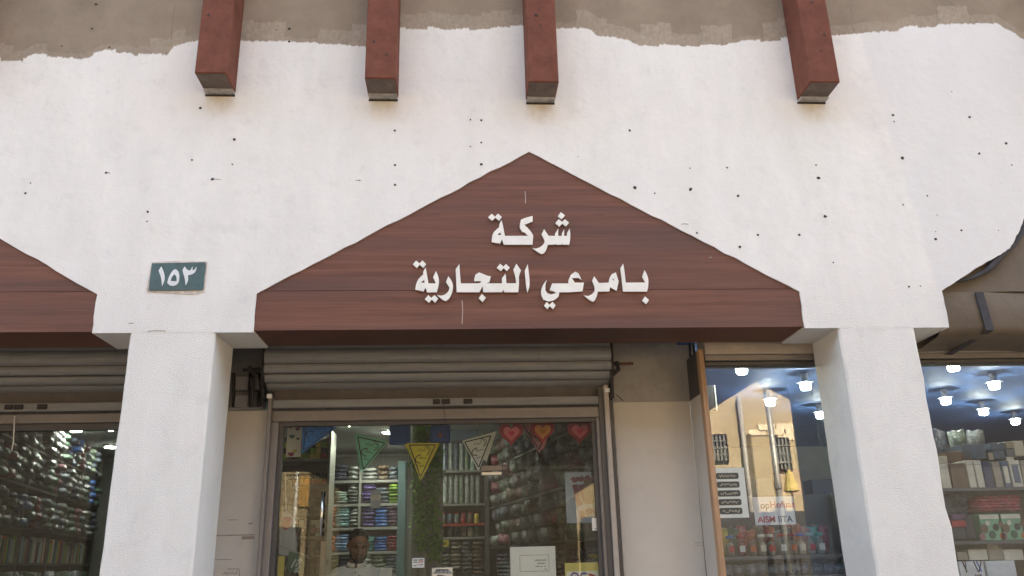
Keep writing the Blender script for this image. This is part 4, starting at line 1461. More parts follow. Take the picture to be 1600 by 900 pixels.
def heart_bag(cx, cy, inner, label, strap='red'):
    Y = YP - .05
    t = thing('heart_bag', label, 'gift bag', (0, 0, 0), 0, 'red heart gift bags')
    MB().prism([heart(cx, cy, 20.5, Y, 1.0)], Y, Y + .05).build('bag', M('bag_red', (.33, .015, .03), .6, var=.1), t)
    MB().prism([heart(cx, cy + .5, 13.5, Y)], Y - .006, Y - .0005).build('heart_patch', inner, t)
    MB().prism([heart(cx, cy + 1.5, 5.5, Y)], Y - .009, Y - .0065).build('small_heart', M('heart_red', (.62, .03, .09), .6) if 'orange' not in label else M('heart_gold', (.45, .15, .01), .6), t)
    for dx in (-12, 11):
        a, b = at(cx + dx, cy - 12, Y), at(cx + dx, cy - 24, Y)
        MB().box(a.x - .014, a.x + .014, Y + .02, Y + .03, a.z, b.z).build('handle', CARD[strap], t)


HP = M('heart_pink', (.72, .16, .2), .6)
heart_bag(799, 676, HP, 'red gift bag with a pink heart left of the pink pennant', 'orange')
heart_bag(848, 673, M('heart_orange', (.66, .25, .06), .6), 'red gift bag with an orange heart in front of the pink pennant')
heart_bag(906, 673, HP, 'red gift bag with a pink heart nearest the right door jamb', 'yellow')
for px0, px1, y1, lab in ((608, 641, 694, 'plain dark blue gift bag left of the leafy column'), (672, 703, 691, 'dark blue gift bag with an orange dot right of the leafy column')):
    t = thing('blue_bag', lab, 'gift bag', (0, 0, 0), 0, 'dark blue gift bags')
    Y = YP + .09
    a, b = at(px0, y1, Y), at(px1, 655, Y)
    MB().box(a.x, b.x, Y, Y + .07, a.z, b.z, bev=.008).build('bag', M('bag_blue', (.012, .07, .26), .6, var=.12), t)
    q = at((px0 + px1) / 2 + 6, 652, Y)
    MB().tube([(q.x + .035 * math.cos(k * .45), Y + .035, q.z + .03 * math.sin(k * .45)) for k in range(8)], .005, 6).build('handle', CARD['sand'], t)
    if px0 > 650:
        q = at(688, 680, Y)
        MB().lathe([(.014, 0), (.014, .002)], 10).build('dot', CARD['orange'], t, loc=(q.x, Y - .003, q.z)).rotation_euler = (R(90), 0, 0)


def sheet(name, px0, px1, py0, py1, Y, mat, thick=.002, root=None, lean=0):
    q = [at(px0, py1, Y), at(px1, py1, Y), at(px1 - lean, py0, Y), at(px0 - lean, py0, Y)]
    x0, x1 = (q[0].x + q[3].x) / 2, (q[1].x + q[2].x) / 2
    z0, z1 = (q[0].z + q[1].z) / 2, (q[2].z + q[3].z) / 2
    o = MB().box(x0, x1, Y, Y + thick, z0, z1).build(name, mat, root)
    return o, x0, x1, z0, z1


def strokes(root, name, Y, lines, wd, mat):
    m = MB()
    for l in lines:
        m.strip(l, wd, Y - .0012, Y - .0002)
    o = m.build(name, mat, root)
    if len(lines) > 1:
        o['kind'] = 'stuff'
    return o


# patterned cloth top left
t = thing('patterned_cloth', 'pale floral cloth hanging behind the left door corner beside the blue pennant', 'cloth')
o, x0, x1, z0, z1 = sheet('cloth', 448, 471, 663, 714, 1.05, PAPER, .004, t)
for (u, v, r_, c) in ((.35, .62, .018, 'forest'), (.7, .85, .016, 'rose'), (.75, .55, .012, 'brown'), (.6, .18, .014, 'yellow'), (.35, .08, .02, 'crimson'), (.2, .9, .01, 'rose')):
    cx, cz = x0 + (x1 - x0) * u, z0 + (z1 - z0) * v
    MB().prism([[(cx + r_ * math.cos(a) * (1 + .35 * math.sin(3 * a)), cz + r_ * math.sin(a) * (1 + .3 * math.cos(2 * a))) for a in [k * .5 for k in range(12)]]], 1.0485, 1.0498).build('flower', CARD[c], t)
# grey garment on a hanger
t = thing('hanging_garment', 'pale grey garment with a red collar hanging at the left door jamb', 'garment')
YH = 1.1
prof = [(447, 797), (456, 806), (460, 830), (462, 866), (448, 868), (436, 866), (437, 830), (440, 806)]
P2 = onwall(prof, YH)
mb = MB()
mb.prism([P2], YH, YH + .06)
mb.build('body', M('garment_grey', (.36, .36, .34), .8, var=.15, vscale=14, stretch=(6, 6, .6)), t)
MB().prism([onwall([(443, 808), (455, 808), (453, 824), (446, 828), (440, 822)], YH)], YH - .006, YH - .001).build('collar', CARD['crimson'], t)
a, b = at(444, 738, YH), at(446, 797, YH)
MB().tube([(a.x, YH + .03, a.z), (b.x, YH + .03, b.z)], .004, 6).build('hanger_cord', PAPER, t)
# flag on a leaning stick
t = thing('green_flag', 'dark green flag with white script hanging from a leaning stick inside the left door', 'flag')
YH = 1.02
a, b = at(433, 852, YH), at(480, 869, YH)
MB().tube([(a.x, YH, a.z), (b.x, YH, b.z)], .004, 6).build('stick', CARD['sand'], t)
MB().prism([onwall([(452, 861), (479, 870), (472, 897), (452, 892), (447, 885)], YH)], YH + .004, YH + .008).build('cloth', M('flag_green', (.03, .085, .04), .8, var=.15), t)
strokes(t, 'script', YH + .0038, [onwall(l, YH) for l in ([(455, 887), (462, 874)], [(462, 886), (464, 880), (467, 882), (469, 876)], [(461, 890), (466, 888), (468, 884)], [(465, 877), (470, 872), (471, 877)], [(459, 894), (464, 892), (466, 894)])], .008, CARD['white'])
o = sheet('gold_strip', 434, 444, 869, 902, 1.0, CARD['yellow'], .01)[0]
tag(o, 'narrow gold coloured strip standing in the bottom left door corner', 'strip')
# door pull
t = thing('door_pull', 'tall bright vertical pull bar on the glass door left of the shopkeeper', 'door handle')
a, b = at(505, 768, .72), at(501, 838, .72)
MB().tube([(b.x, .72, b.z), (b.x, .72, a.z)], .010, 10).build('bar', CHROME, t, True)
for z in (a.z - .04, b.z + .04):
    MB().tube([(b.x, .72, z), (b.x, .7495, z)], .007, 8).build('standoff', CHROME, t)
o = sheet('brass_post', 500, 507, 846, 905, 1.3, CARD['sand'], .05)[0]
tag(o, 'dull yellow post standing left of the shopkeeper', 'post')
# two tone card
t = thing('two_tone_card', 'pale card with a darker middle band stuck on the glass above the shopkeeper', 'card')
o, x0, x1, z0, z1 = sheet('card', 579, 595, 766, 794, .763, M('card_grey', (.42, .42, .41), .6), .002, t)
MB().box(x0, x1, .7615, .7628, z0 + (z1 - z0) * .42, z0 + (z1 - z0) * .74).build('band', CARD['sand'], t)
# notice papers on the glass
t = thing('paper_notice', 'large cream paper notice taped inside the glass door at the bottom', 'notice')
o, x0, x1, z0, z1 = sheet('paper', 798, 869, 854, 912, .764, PAPER, .002, t, 1)
q = at(812, 868, .764)
r_ = at(858, 892, .764)
Y = .764
fr = [(q.x, q.z), (r_.x, q.z), (r_.x, r_.z), (q.x, r_.z), (q.x, q.z)]
strokes(t, 'printed_frame', Y, [[a, b] for a, b in zip(fr, fr[1:])], .0025, CARD['grey'])
w_ = (r_.x - q.x)
h_ = (q.z - r_.z)
LN = []
for (u0, u1, v) in ((.52, .92, .32), (.60, .86, .52), (.54, .68, .70), (.72, .78, .70), (.84, .90, .70), (.84, .92, .88)):
    n = max(3, int((u1 - u0) * 40))
    LN.append([(q.x + w_ * (u0 + (u1 - u0) * k / n), q.z - h_ * (v + .045 * math.sin(k * 2.3) * (1 if v < .4 else .5))) for k in range(n + 1)])
strokes(t, 'handwriting', Y, LN, .004, INK)
t = thing('paper_notice', 'small cream paper slip stuck at the right edge of the glass door', 'notice')
sheet('paper', 925, 939, 809, 829, .745, PAPER, .002, t)
strokes(t, 'printed_line', .745, [onwall([(928.5, 826), (935, 826)], .745)], .004, CARD['grey'])
t = thing('paper_notice', 'pale printed slip on the cladding beside the foot of the left pillar', 'notice')
o, x0, x1, z0, z1 = sheet('paper', 336, 373, 888, 908, .6975, M('slip_paper', (.56, .49, .41), .7), .002, t)
strokes(t, 'lettering', .6975, [onwall(l, .6975) for l in ([(349, 897), (352, 894), (354, 897), (357, 894), (358, 897)], [(360, 897), (363, 893), (365, 897), (369, 896), (371, 891)], [(356, 889), (374, 889), (374, 901)])], .003, CARD['dark'])
t = thing('yellow_poster', 'yellow poster with coloured scrawl at the bottom right of the glass door', 'poster')
o, x0, x1, z0, z1 = sheet('paper', 883, 937, 879, 915, .766, M('poster_yellow', (.55, .44, .12), .6), .002, t)
MB().box(x0 + .01, x1 - .01, .7645, .7658, z0, z1 - .055).build('inner_panel', M('poster_cream', (.62, .58, .45), .6), t)
strokes(t, 'scrawl_purple', .7645, [onwall(l, .766) for l in ([(892, 900), (896, 895), (901, 896), (905, 901)], [(907, 900), (909, 896), (917, 896)])], .012, CARD['purple'])
strokes(t, 'scrawl_red', .7632, [onwall(l, .766) for l in ([(919, 897), (925, 898), (931, 901)], [(921, 900), (928, 901)])], .010, CARD['red'])
t = thing('white_sticker', 'small white sticker with dark and orange bars on the glass below the leafy column', 'sticker')
o, x0, x1, z0, z1 = sheet('paper', 644, 663, 872, 887, .746, CARD['white'], .002, t)
for (u0, u1, v, c) in ((.1, .44, .8, 'forest'), (.5, .9, .8, 'brown'), (.1, .44, .58, 'forest'), (.5, .9, .58, 'orange'), (.1, .38, .24, 'sage'), (.44, .54, .32, 'red'), (.62, .9, .3, 'grey')):
    strokes(t, 'printed_bar', .746, [[(x0 + (x1 - x0) * u0, z0 + (z1 - z0) * v), (x0 + (x1 - x0) * u1, z0 + (z1 - z0) * v)]], .007, CARD[c])
t = thing('warning_sticker', 'sticker with the word warning at the bottom of the glass doors', 'sticker')
o, x0, x1, z0, z1 = sheet('paper', 675, 707, 887, 905, .746, M('sticker_cream', (.62, .55, .43), .6), .002, t)
MB().prism([onwall([(676, 896), (682, 889.5), (700, 889.5), (707, 896)], .746)], .7445, .7458).build('black_band', INK, t)
cu = bpy.data.curves.new('lettering', 'FONT')
cu.body = 'WARNING'
cu.size = .026
cu.extrude = .0005
cu.align_x = 'CENTER'
fo = curve_to_mesh(cu, CARD['white'], t)
q = at(691.5, 895.6, .744)
fo.location = (q.x, .7438, q.z)
fo.rotation_euler = (R(90), 0, 0)
strokes(t, 'drawing', .746, [onwall([(683, 899), (690, 899.5), (697, 901)], .746)], .008, INK)

# white banner with dark red shapes behind the right door edge
t = thing('white_banner', 'bluish white banner with large dark red script behind the right door edge', 'banner')
Y = 1.0
o, x0, x1, z0, z1 = sheet('sheet', 884, 926, 738, 817, Y, M('banner_white', (.36, .40, .44), .6, var=.1), .004, t)
MR = M('banner_red', (.16, .03, .04), .6, var=.2, vscale=20)
for pl, wd in (([(894, 746), (897, 751), (904, 748), (907, 750), (911, 745)], .035), ([(914, 749), (918, 745), (922, 750), (928, 748)], .03), ([(898, 757), (901, 768), (903, 780), (906, 790)], .04),
               ([(908, 757), (911, 770), (915, 782), (921, 782)], .045), ([(909, 797), (911, 810)], .035), ([(917, 795), (921, 802), (925, 795)], .04), ([(916, 806), (922, 798)], .03)):
    strokes(t, 'brush_stroke', Y, [onwall(pl, Y)], wd, MR)
MB().box(x1 - .06, x1 - .001, Y - .0025, Y - .0013, z0 + .13, z0 + .30).build('brown_patch', CARD['brown'], t)

# ------------------------------------------------------------------ the shopkeeper
def skin_mesh(verts, edges, radii, vox, name, sub=1):
    me = bpy.data.meshes.new('tmp')
    me.from_pydata(verts, edges, [])
    o = bpy.data.objects.new('tmp', me)
    COL.objects.link(o)
    m = o.modifiers.new('s', 'SKIN')
    for i, r_ in enumerate(radii):
        d = me.skin_vertices[0].data[i]
        d.radius = r_ if isinstance(r_, tuple) else (r_, r_)
        d.use_root = i == 0
    m2 = o.modifiers.new('u', 'SUBSURF')
    m2.levels = m2.render_levels = sub
    dg = bpy.context.evaluated_depsgraph_get()
    dg.update()
    out = bpy.data.meshes.new_from_object(o.evaluated_get(dg))
    bpy.data.objects.remove(o)
    out.name = name
    return out


def ellip(bm, c, r, rot=None, seg=14):
    res = bmesh.ops.create_uvsphere(bm, u_segments=seg, v_segments=seg // 2 + 2, radius=1)
    mt = Matrix.Translation(c) @ (rot or Matrix()) @ Matrix.Diagonal((*r, 1))
    bmesh.ops.transform(bm, matrix=mt, verts=res['verts'])


def remeshed(bm, vox, name, extra=(), smooth_it=6):
    me = bpy.data.meshes.new('tmp')
    bm.to_mesh(me)
    bm.free()
    if extra:
        b2 = bmesh.new()
        b2.from_mesh(me)
        for e in extra:
            b2.from_mesh(e)
        b2.to_mesh(me)
        b2.free()
    o = bpy.data.objects.new('tmp', me)
    COL.objects.link(o)
    m = o.modifiers.new('r', 'REMESH')
    m.mode = 'VOXEL'
    m.voxel_size = vox
    s_ = o.modifiers.new('sm', 'SMOOTH')
    s_.iterations = smooth_it
    s_.factor = .5
    dg = bpy.context.evaluated_depsgraph_get()
    dg.update()
    out = bpy.data.meshes.new_from_object(o.evaluated_get(dg))
    bpy.data.objects.remove(o)
    out.name = name
    out.polygons.foreach_set('use_smooth', [True] * len(out.polygons))
    return out


YM = 1.75
top = at(560, 828, YM)
base = Vector((top.x - .005, YM, top.z - 1.745))
man = thing('person', 'bearded man in a white robe behind the glass, hand raised to the chest', 'person', base)
SKIN = M('skin', (.25, .125, .075), .5, var=.12, vscale=25)
HAIR = M('hair', (.018, .014, .012), .6, var=.3, vscale=60)
ROBE = M('white_robe', (.82, .79, .72), .8, var=.08, vscale=8, bmp=.12, bscale=25)
# local frame: +x viewer's right, -y towards the street, head bowed a little to the viewer's right
hx, hz = .012, 1.625
tw = Matrix.Rotation(R(14), 4, 'Z') @ Matrix.Rotation(R(16), 4, 'X')
HM = Matrix.Translation((hx, -.02, hz)) @ tw


def H(x, y, z):
    return HM @ Vector((x, y, z))


bm = bmesh.new()
ellip(bm, H(0, .012, .035), (.077, .096, .088), tw)
ellip(bm, H(0, -.022, -.035), (.062, .070, .085), tw)
ellip(bm, H(0, -.055, -.092), (.036, .032, .026), tw)
ellip(bm, H(0, -.085, .028), (.052, .018, .014), tw)
for s_ in (-1, 1):
    ellip(bm, H(s_ * .045, -.058, -.022), (.022, .024, .022), tw)
    ellip(bm, H(s_ * .078, .012, -.005), (.012, .020, .032), tw)
ellip(bm, H(0, -.098, -.012), (.011, .018, .030), tw)
ellip(bm, H(0, -.108, -.030), (.018, .015, .012), tw)
ellip(bm, H(0, -.088, -.062), (.026, .012, .008), tw)
hand_c = Vector((.075, -.24, 1.30))
body = skin_mesh([(0, 0, .95), (0, 0.01, 1.15), (0, .01, 1.32), (0, .01, 1.42), (0, 0, 1.50), (0, -.01, 1.60),
                  (-.10, .01, 1.40), (-.195, .01, 1.375), (-.245, .0, 1.11), (-.20, -.14, .93), (-.19, -.16, .89),
                  (.10, .01, 1.40), (.195, .01, 1.375), (.235, -.03, 1.12), (.14, -.20, 1.19), (.078, -.235, 1.255),
                  (-.10, 0, .86), (-.105, -.01, .47), (-.11, .02, .08), (-.115, -.10, .035), (.10, 0, .86), (.105, -.01, .47), (.11, .02, .08), (.115, -.10, .035)],
                 [(0, 1), (1, 2), (2, 3), (3, 4), (4, 5), (3, 6), (6, 7), (7, 8), (8, 9), (9, 10), (3, 11), (11, 12), (12, 13), (13, 14), (14, 15), (0, 16), (16, 17), (17, 18), (18, 19), (0, 20), (20, 21), (21, 22), (22, 23)],
                 [(.15, .11), (.145, .10), (.140, .10), (.10, .07), (.052, .052), (.05, .05), .060, .050, .042, .032, .026, .060, .050, .045, .034, .026, .085, .055, .038, .03, .085, .055, .038, .03], .01, 'body')


def hand(bm, c, up, out, palm, flip):
    """palm plus five bent fingers"""
    up, out, palm = up.normalized(), out.normalized(), palm.normalized()
    mt = Matrix((out, palm, up)).transposed().to_4x4()
    ellip(bm, c + up * .035, (.040, .015, .046), mt)
    res = []
    for i, (o_, L) in enumerate(((-.030, .068), (-.010, .078), (.010, .074), (.029, .058))):
        a = c + up * .074 + out * o_
        b = a + up * L * .55 + palm * -.004 + out * o_ * .12
        e = b + up * L * .42 + palm * -.014
        res.append(skin_mesh([a - up * .02, a, b, e], [(0, 1), (1, 2), (2, 3)], [.0085, .0085, .008, .0068], .01, 'finger'))
    a = c + up * .012 + out * flip * .034
    b = a + up * .030 + out * flip * .022 + palm * -.008
    e = b + up * .030 + out * flip * .006 + palm * -.006
    res.append(skin_mesh([c, a, b, e], [(0, 1), (1, 2), (2, 3)], [.012, .0105, .0095, .008], .01, 'thumb'))
    return res


f1 = hand(bm, hand_c + Vector((0, 0, -.03)), Vector((-.05, -.1, 1)), Vector((.75, -.6, 0)), Vector((.6, .75, .1)), -1)
f2 = hand(bm, Vector((-.185, -.17, .88)), Vector((.02, -.3, -1)), Vector((.3, 1, -.2)), Vector((1, -.2, 0)), 1)
bme = remeshed(bm, .006, 'body', [body] + f1 + f2, 4)
bme.materials.append(SKIN)
inst('body', bme, man)
for s_ in (-1, 1):
    e = inst('eye', MB().lathe([(.0, -.008), (.006, -.006), (.0085, 0), (.006, .006), (0, .008)], 10).mesh('eye', M('eye_dark', (.05, .035, .03), .3), True), man, H(s_ * .031, -.079, .004))
    m = MB()
    a, b, c = H(s_ * .046, -.088, .024), H(s_ * .03, -.098, .028), H(s_ * .012, -.098, .022)
    m.tube([a, b, c], [.003, .0055, .004], 6).build('eyebrow', HAIR, man)
bm = bmesh.new()
ellip(bm, H(0, .022, .052), (.081, .096, .081), tw)
ellip(bm, H(0, .060, .0), (.074, .062, .075), tw)
hm_ = remeshed(bm, .008, 'hair', (), 3)
hm_.materials.append(HAIR)
inst('hair', hm_, man)
bm = bmesh.new()
ellip(bm, H(0, -.058, -.095), (.044, .040, .032), tw)
for s_ in (-1, 1):
    ellip(bm, H(s_ * .052, -.022, -.060), (.018, .036, .045), tw)
    ellip(bm, H(s_ * .020, -.094, -.050), (.018, .010, .007), tw)
hm_ = remeshed(bm, .006, 'beard', (), 3)
hm_.materials.append(HAIR)
inst('beard', hm_, man)
robe = skin_mesh([(0, 0, .95), (0, 0.01, 1.15), (0, .01, 1.32), (0, .01, 1.425), (0, .0, 1.475),
                  (-.10, .01, 1.405), (-.20, .01, 1.375), (-.255, .0, 1.11), (-.21, -.12, .96),
                  (.10, .01, 1.405), (.20, .01, 1.375), (.245, -.03, 1.12), (.155, -.175, 1.175),
                  (0, 0, .60), (0, 0, .12)],
                 [(0, 1), (1, 2), (2, 3), (3, 4), (3, 5), (5, 6), (6, 7), (7, 8), (3, 9), (9, 10), (10, 11), (11, 12), (0, 13), (13, 14)],
                 [(.185, .145), (.175, .130), (.180, .135), (.155, .115), (.080, .078), .104, .086, .066, .056, .104, .086, .066, .056, (.22, .19), (.26, .23)], .01, 'robe')
bm = bmesh.new()
rme = remeshed(bm, .010, 'robe', [robe], 3)
for v in rme.vertices:                        # soft drape folds
    c = v.co
    n = noise.noise(Vector((c.x * 16, c.y * 16, c.z * 3.5))) * .012 + noise.noise(Vector((c.x * 7, c.y * 7, c.z * 9 + 4))) * .008
    v.co = c + v.normal * n
rme.materials.append(ROBE)
inst('robe', rme, man)
MB().tube([(.062 * math.cos(a) + .004, .060 * math.sin(a) - .008, 1.490 + .012 * math.sin(a)) for a in [R(-80) + k * R(340) / 20 for k in range(21)]], .017, 8).build('collar', ROBE, man, True)
m = MB().strip([(.012, 1.455), (.014, 1.34), (.016, 1.20)], .028, -.150, -.138)
m.build('placket', ROBE, man)
for z in (1.43, 1.36, 1.29):
    MB().lathe([(.006, 0), (.006, .004)], 8).build('button', CARD['grey'], man, loc=(.013, -.152, z)).rotation_euler = (R(90), 0, 0)
o = sheet('paper_pad', 594, 612, 887, 912, 1.55, M('pad_white', (.62, .60, .54), .7), .06)[0]
tag(o, 'white pad leaning beside the shopkeeper on the right', 'pad')
ct = thing('counter', 'low shop counter below the picture edge in front of the shopkeeper', 'counter')
MB().box(-1.0, .2, 1.35, 1.62, .15, at(600, 915, 1.5).z - .02).build('body', SHELF_D, ct)
MB().box(-1.02, .22, 1.33, 1.64, at(600, 915, 1.5).z - .019, at(600, 915, 1.5).z).build('top', SHELF, ct)

# ------------------------------------------------------------------ right shop: goods behind the window
YW = .64
t = thing('pill_poster', 'pale poster with five dark lozenge labels inside the right window', 'poster')
Y = .468
o, x0, x1, z0, z1 = sheet('paper', 1124, 1172, 731, 809, Y, M('poster_pale', (.60, .62, .56), .5), .003, t, 11)
PILL = M('pill_dark', (.075, .078, .07), .5, var=.2)
for i in range(5):
    zc = z1 - (z1 - z0) * (.165 + i * .175)
    wq, hq = (x1 - x0) * .74, (z1 - z0) * .125
    xa = x0 + .012
    pts = []
    for cx, cz, a0 in ((xa + wq - .012, zc + hq / 2 - .012, 0), (xa + .012, zc + hq / 2 - .012, 90), (xa + .012, zc - hq / 2 + .012, 180), (xa + wq - .012, zc - hq / 2 + .012, 270)):
        for k in range(4):
            a = R(a0 + 30 * k)
            pts.append((cx + .012 * math.cos(a), cz + .012 * math.sin(a)))
    MB().prism([pts], Y - .002, Y - .0003).build('lozenge', PILL, t)
    rr = random.Random(i + 40)
    n = 22
    l = [(xa + .02 + (wq - .04) * k / n, zc + rr.uniform(-.010, .010)) for k in range(n + 1)]
    strokes(t, 'lettering', Y - .0022, [l], .0035, CARD['cream'])
t = thing('lettered_board', 'white board with mirrored red and blue lettering low in the right window', 'sign')
Y = .52
o, x0, x1, z0, z1 = sheet('board', 1180, 1243, 776, 820, Y, M('board_white', (.62, .62, .60), .6), .006, t, 3)


def text(body, x, z, size, mat, parent, Y, mirror=False):
    cu = bpy.data.curves.new('lettering', 'FONT')
    cu.body = body
    cu.size = size
    cu.extrude = .0005
    cu.offset = size * .02
    o = curve_to_mesh(cu, mat, parent)
    o.location = (x, Y, z)
    o.rotation_euler = (R(90), 0, 0)
    return o


wq = x1 - x0
text('op', x0 + wq * .16, z1 - .075, .062, CARD['navy'], t, Y - .001)
text('Hofuas', x0 + wq * .40, z1 - .072, .060, M('sign_red', (.42, .03, .06), .5), t, Y - .001)
text('AISM', x0 + wq * .06, z1 - .165, .056, MATS['sign_red'], t, Y - .001)
text('IITA', x0 + wq * .56, z1 - .165, .056, CARD['slate'], t, Y - .001)
# display shelf with jars
rk = thing('display_shelf', 'dark display shelf of jars and bags low in the right window', 'shelf')
XA, XB = at(1128, 868, YW).x, at(1350, 868, YW).x
zj_ = at(1220, 868, YW).z
for z in (zj_, at(1220, 900, YW).z):
    MB().box(XA - .05, XB, YW - .06, YW + .36, z - .022, z).build('board', SHELF_D if z == zj_ else SHELF, rk)
MB().box(XA - .05, XB, YW + .365, YW + .38, .3, zj_ + .42).build('back_board', SHELF_D, rk)
MB().box(XB + .001, XB + .025, YW - .06, YW + .38, .3, zj_ + .42).build('upright', SHELF_D, rk)
JAR = [(1129, 'orange', 'grey'), (1146, 'clear', 'blue'), (1163, 'crimson', 'red'), (1180, 'brown', 'orange'), (1196, 'sand', 'white'), (1209, 'clear', 'white'), (1228, 'grey', 'red'),
       (1244, 'grey', 'crimson'), (1258, 'cream', 'blue'), (1273, 'clear', 'aqua'), (1288, 'sage', 'teal')]
for i, (px, c1, c2) in enumerate(JAR):
    x, wd, z, h = pxbox(px - 7, px + 7, 866 - i * .45, 833 - i * .6, YW)
    t = thing('glass_jar', '%s jar with %s cap, %s from the left on the window shelf' % (c1, c2, ORD[i]), 'jar', (x, YW + .05, zj_ + .001), 0, 'jars on the window shelf')
    MB().lathe([(wd * .40, 0), (wd * .48, .012), (wd * .48, h * .72), (wd * .36, h * .84), (wd * .34, h * .86)], 14).build('body', JARGLASS, t, True)
    MB().lathe([(wd * .36, .004), (wd * .43, .015), (wd * .43, h * (.45 + .2 * rnd.random())), (wd * .1, h * .68)], 10).build('contents', WRAP[c1], t, True)
    MB().lathe([(wd * .40, h * .86), (wd * .42, h * .87), (wd * .42, h * .985), (wd * .36, h)], 14).build('cap', CARD[c2], t, True)
    xc2 = .03 + .01 * rnd.random()
    MB().box(-wd * .3, wd * .3, -wd * .5, -wd * .481, h * .2, h * .5).build('label', CARD[('cream', 'red', 'white', 'orange')[i % 4]], t)
for i in range(12):
    px = 1132 + i * 14
    x, wd, z, h = pxbox(px - 8, px + 8, 850, 808 + rnd.uniform(-4, 8), YW + .2)
    c = ('yellow', 'forest', 'red', 'orange', 'brown', 'orange', 'grey', 'dark', 'orange', 'rose', 'teal', 'crimson')[i]
    good('packet', pack_mesh(i % 4, c, .16), x, YW + .22, zj_ + .001, wd, .10, h * 1.15, rnd.uniform(-.3, .3), '%s crinkled packet, %s from the left behind the jars' % (c, ORD[i]), 'packet', 'packets behind the jars')
zc = at(1220, 900, YW).z
for i in range(11):
    px = 1138 + i * 17.5
    x, wd, z, h = pxbox(px - 9, px + 9, 898, 878 + rnd.uniform(-3, 2), YW)
    good('grey_bag', pack_mesh(i % 4, 'grey' if i < 7 else 'slate', .14), x, YW + .08, zc + .001, wd * 1.05, .22, h, rnd.uniform(-.15, .15), 'grey plastic bag under the jar board, %s from the left' % ORD[i], 'bag', 'grey bags under the jars')
for i in range(2):
    x, wd, z, h = pxbox(1240 + i * 16, 1254 + i * 16, 880, 870, YW + .1)
    good('striped_box', box_mesh('slate'), x, YW + .15, z, wd, .12, h, 0, ('left' if i == 0 else 'right') + ' slate box squeezed under the jar board', 'box', 'slate boxes under the jars')
t = thing('dark_screen', 'dark framed screen high in the left corner of the right window', 'screen')
o, x0, x1, z0, z1 = sheet('panel', 1098, 1117, 602, 642, 1.3, CARD['dark'], .03, t)
MB().box(x1 + .001, x1 + .012, 1.295, 1.33, z0, z1).build('frame_edge', CARD['white'], t)
# dim shelving at the back of the right shop
bs = thing('back_shelf', 'dim shelving of cartons along the back of the right shop', 'shelf')
for z in (1.2, 1.75, 2.3):
    MB().box(.9, 8.0, 6.2, 6.6, z - .03, z).build('board', SHELF_D, bs)
for x in (.9, 2.7, 4.5, 6.3, 8.0):
    MB().box(x - .02, x + .02, 6.18, 6.61, .15, 2.8).build('upright', SHELF_D, bs)
for zi, z in enumerate((1.2, 1.75, 2.3)):
    for i in range(16):
        c = ('slate', 'grey', 'brown', 'navy', 'sand', 'dark', 'rose', 'clear')[(i * 5 + zi * 3) % 8]
        good('carton', box_mesh(c), 1.12 + i * .43, 6.38, z, rnd.uniform(.28, .38), .3, rnd.uniform(.2, .42), 0, 'dim %s carton, %s along the %s board at the back of the right shop' % (c, ORD[i], ('lowest', 'middle', 'top')[zi]), 'carton', 'cartons at the back of the right shop')

# far right window: shelf of boxes
YV = .72
rk = thing('display_shelf', 'display shelf of cartons and gift sets behind the far right window', 'shelf')
XA, XB = at(1436, 762, YV).x, at(1436, 762, YV).x + 1.9
zs = [at(1540, 762, YV).z, at(1540, 845, YV).z, at(1540, 902, YV).z]
for z in zs:
    MB().box(XA, XB, YV - .03, YV + .42, z - .022, z).build('board', SHELF_D, rk)
MB().box(XA, XB, YV + .425, YV + .44, .3, zs[0] + .12).build('back_board', SHELF_D, rk)
for px0, px1, yt, c, lab in ((1473, 1488, 724, 'cream', 'narrow cream carton closest to the right pillar'), (1490, 1515, 723, 'brown', 'wide brown carton beside the narrow cream carton'),
                             (1516, 1528, 719, 'cream', 'left one of two cream cartons standing together'), (1529, 1541, 719, 'cream', 'right one of two cream cartons standing together'), (1542, 1556, 722, 'navy', 'dark navy carton right of the two cream cartons'),
                             (1557, 1570, 722, 'sand', 'sand coloured carton right of the dark navy one'), (1571, 1583, 721, 'slate', 'slate carton with a pale front'), (1584, 1601, 720, 'cream', 'cream carton with a dark framed window'),
                             (1602, 1618, 721, 'sand', 'sand carton at the right edge'), (1453, 1472, 726, 'brown', 'brown carton hidden behind the right pillar')):
    x, wd, z, h = pxbox(px0 + .4, px1 - .4, 762, yt, YV)
    t = thing('carton', lab, 'carton', (x, YV + .1, zs[0] + .001), 0, 'cartons on the far right shelf')
    MB().box(-wd / 2, wd / 2, -.1, .1, 0, h, bev=.003).build('box', CARD[c], t)
    if 'framed' in lab or 'pale front' in lab:
        MB().box(-wd * .3, wd * .3, -.103, -.1005, h * .15, h * .8).build('print', CARD['slate' if 'framed' in lab else 'cream'], t)
    MB().box(-wd / 2 + .001, wd / 2 - .001, -.1015, -.1003, h * .83, h * .84).build('lid_seam', CARD['dark'], t)
for px0, px1, yb, yt, c, lab in ((1474, 1484, 724, 712, 'cream', 'small cream carton on top of the narrow cream carton'), (1576, 1588, 720, 713, 'cream', 'cream carton lowest in the small pile'), (1576, 1590, 712, 701, 'grey', 'grey carton in the middle of the small pile'),
                                 (1575, 1588, 700, 689, 'sand', 'sand carton on top of the small pile'), (1590, 1606, 712, 688, 'cream', 'tall cream carton beside the small pile'), (1556, 1575, 716, 703, 'slate', 'slate carton left of the small pile, lower'),
                                 (1552, 1575, 702, 691, 'slate', 'slate carton left of the small pile, upper'), (1548, 1556, 718, 707, 'sand', 'tiny sand carton beside the black wedge'), (1508, 1545, 716, 694, 'slate', 'long dim slate carton behind the brown one'), (1484, 1522, 722, 705, 'brown', 'flat brown carton behind the row')):
    x, wd, z, h = pxbox(px0, px1, yb, yt, YV + .2)
    good('carton', box_mesh(c), x, YV + .3, z, wd, .16, h, 0, lab, 'carton', 'cartons on the far right shelf')
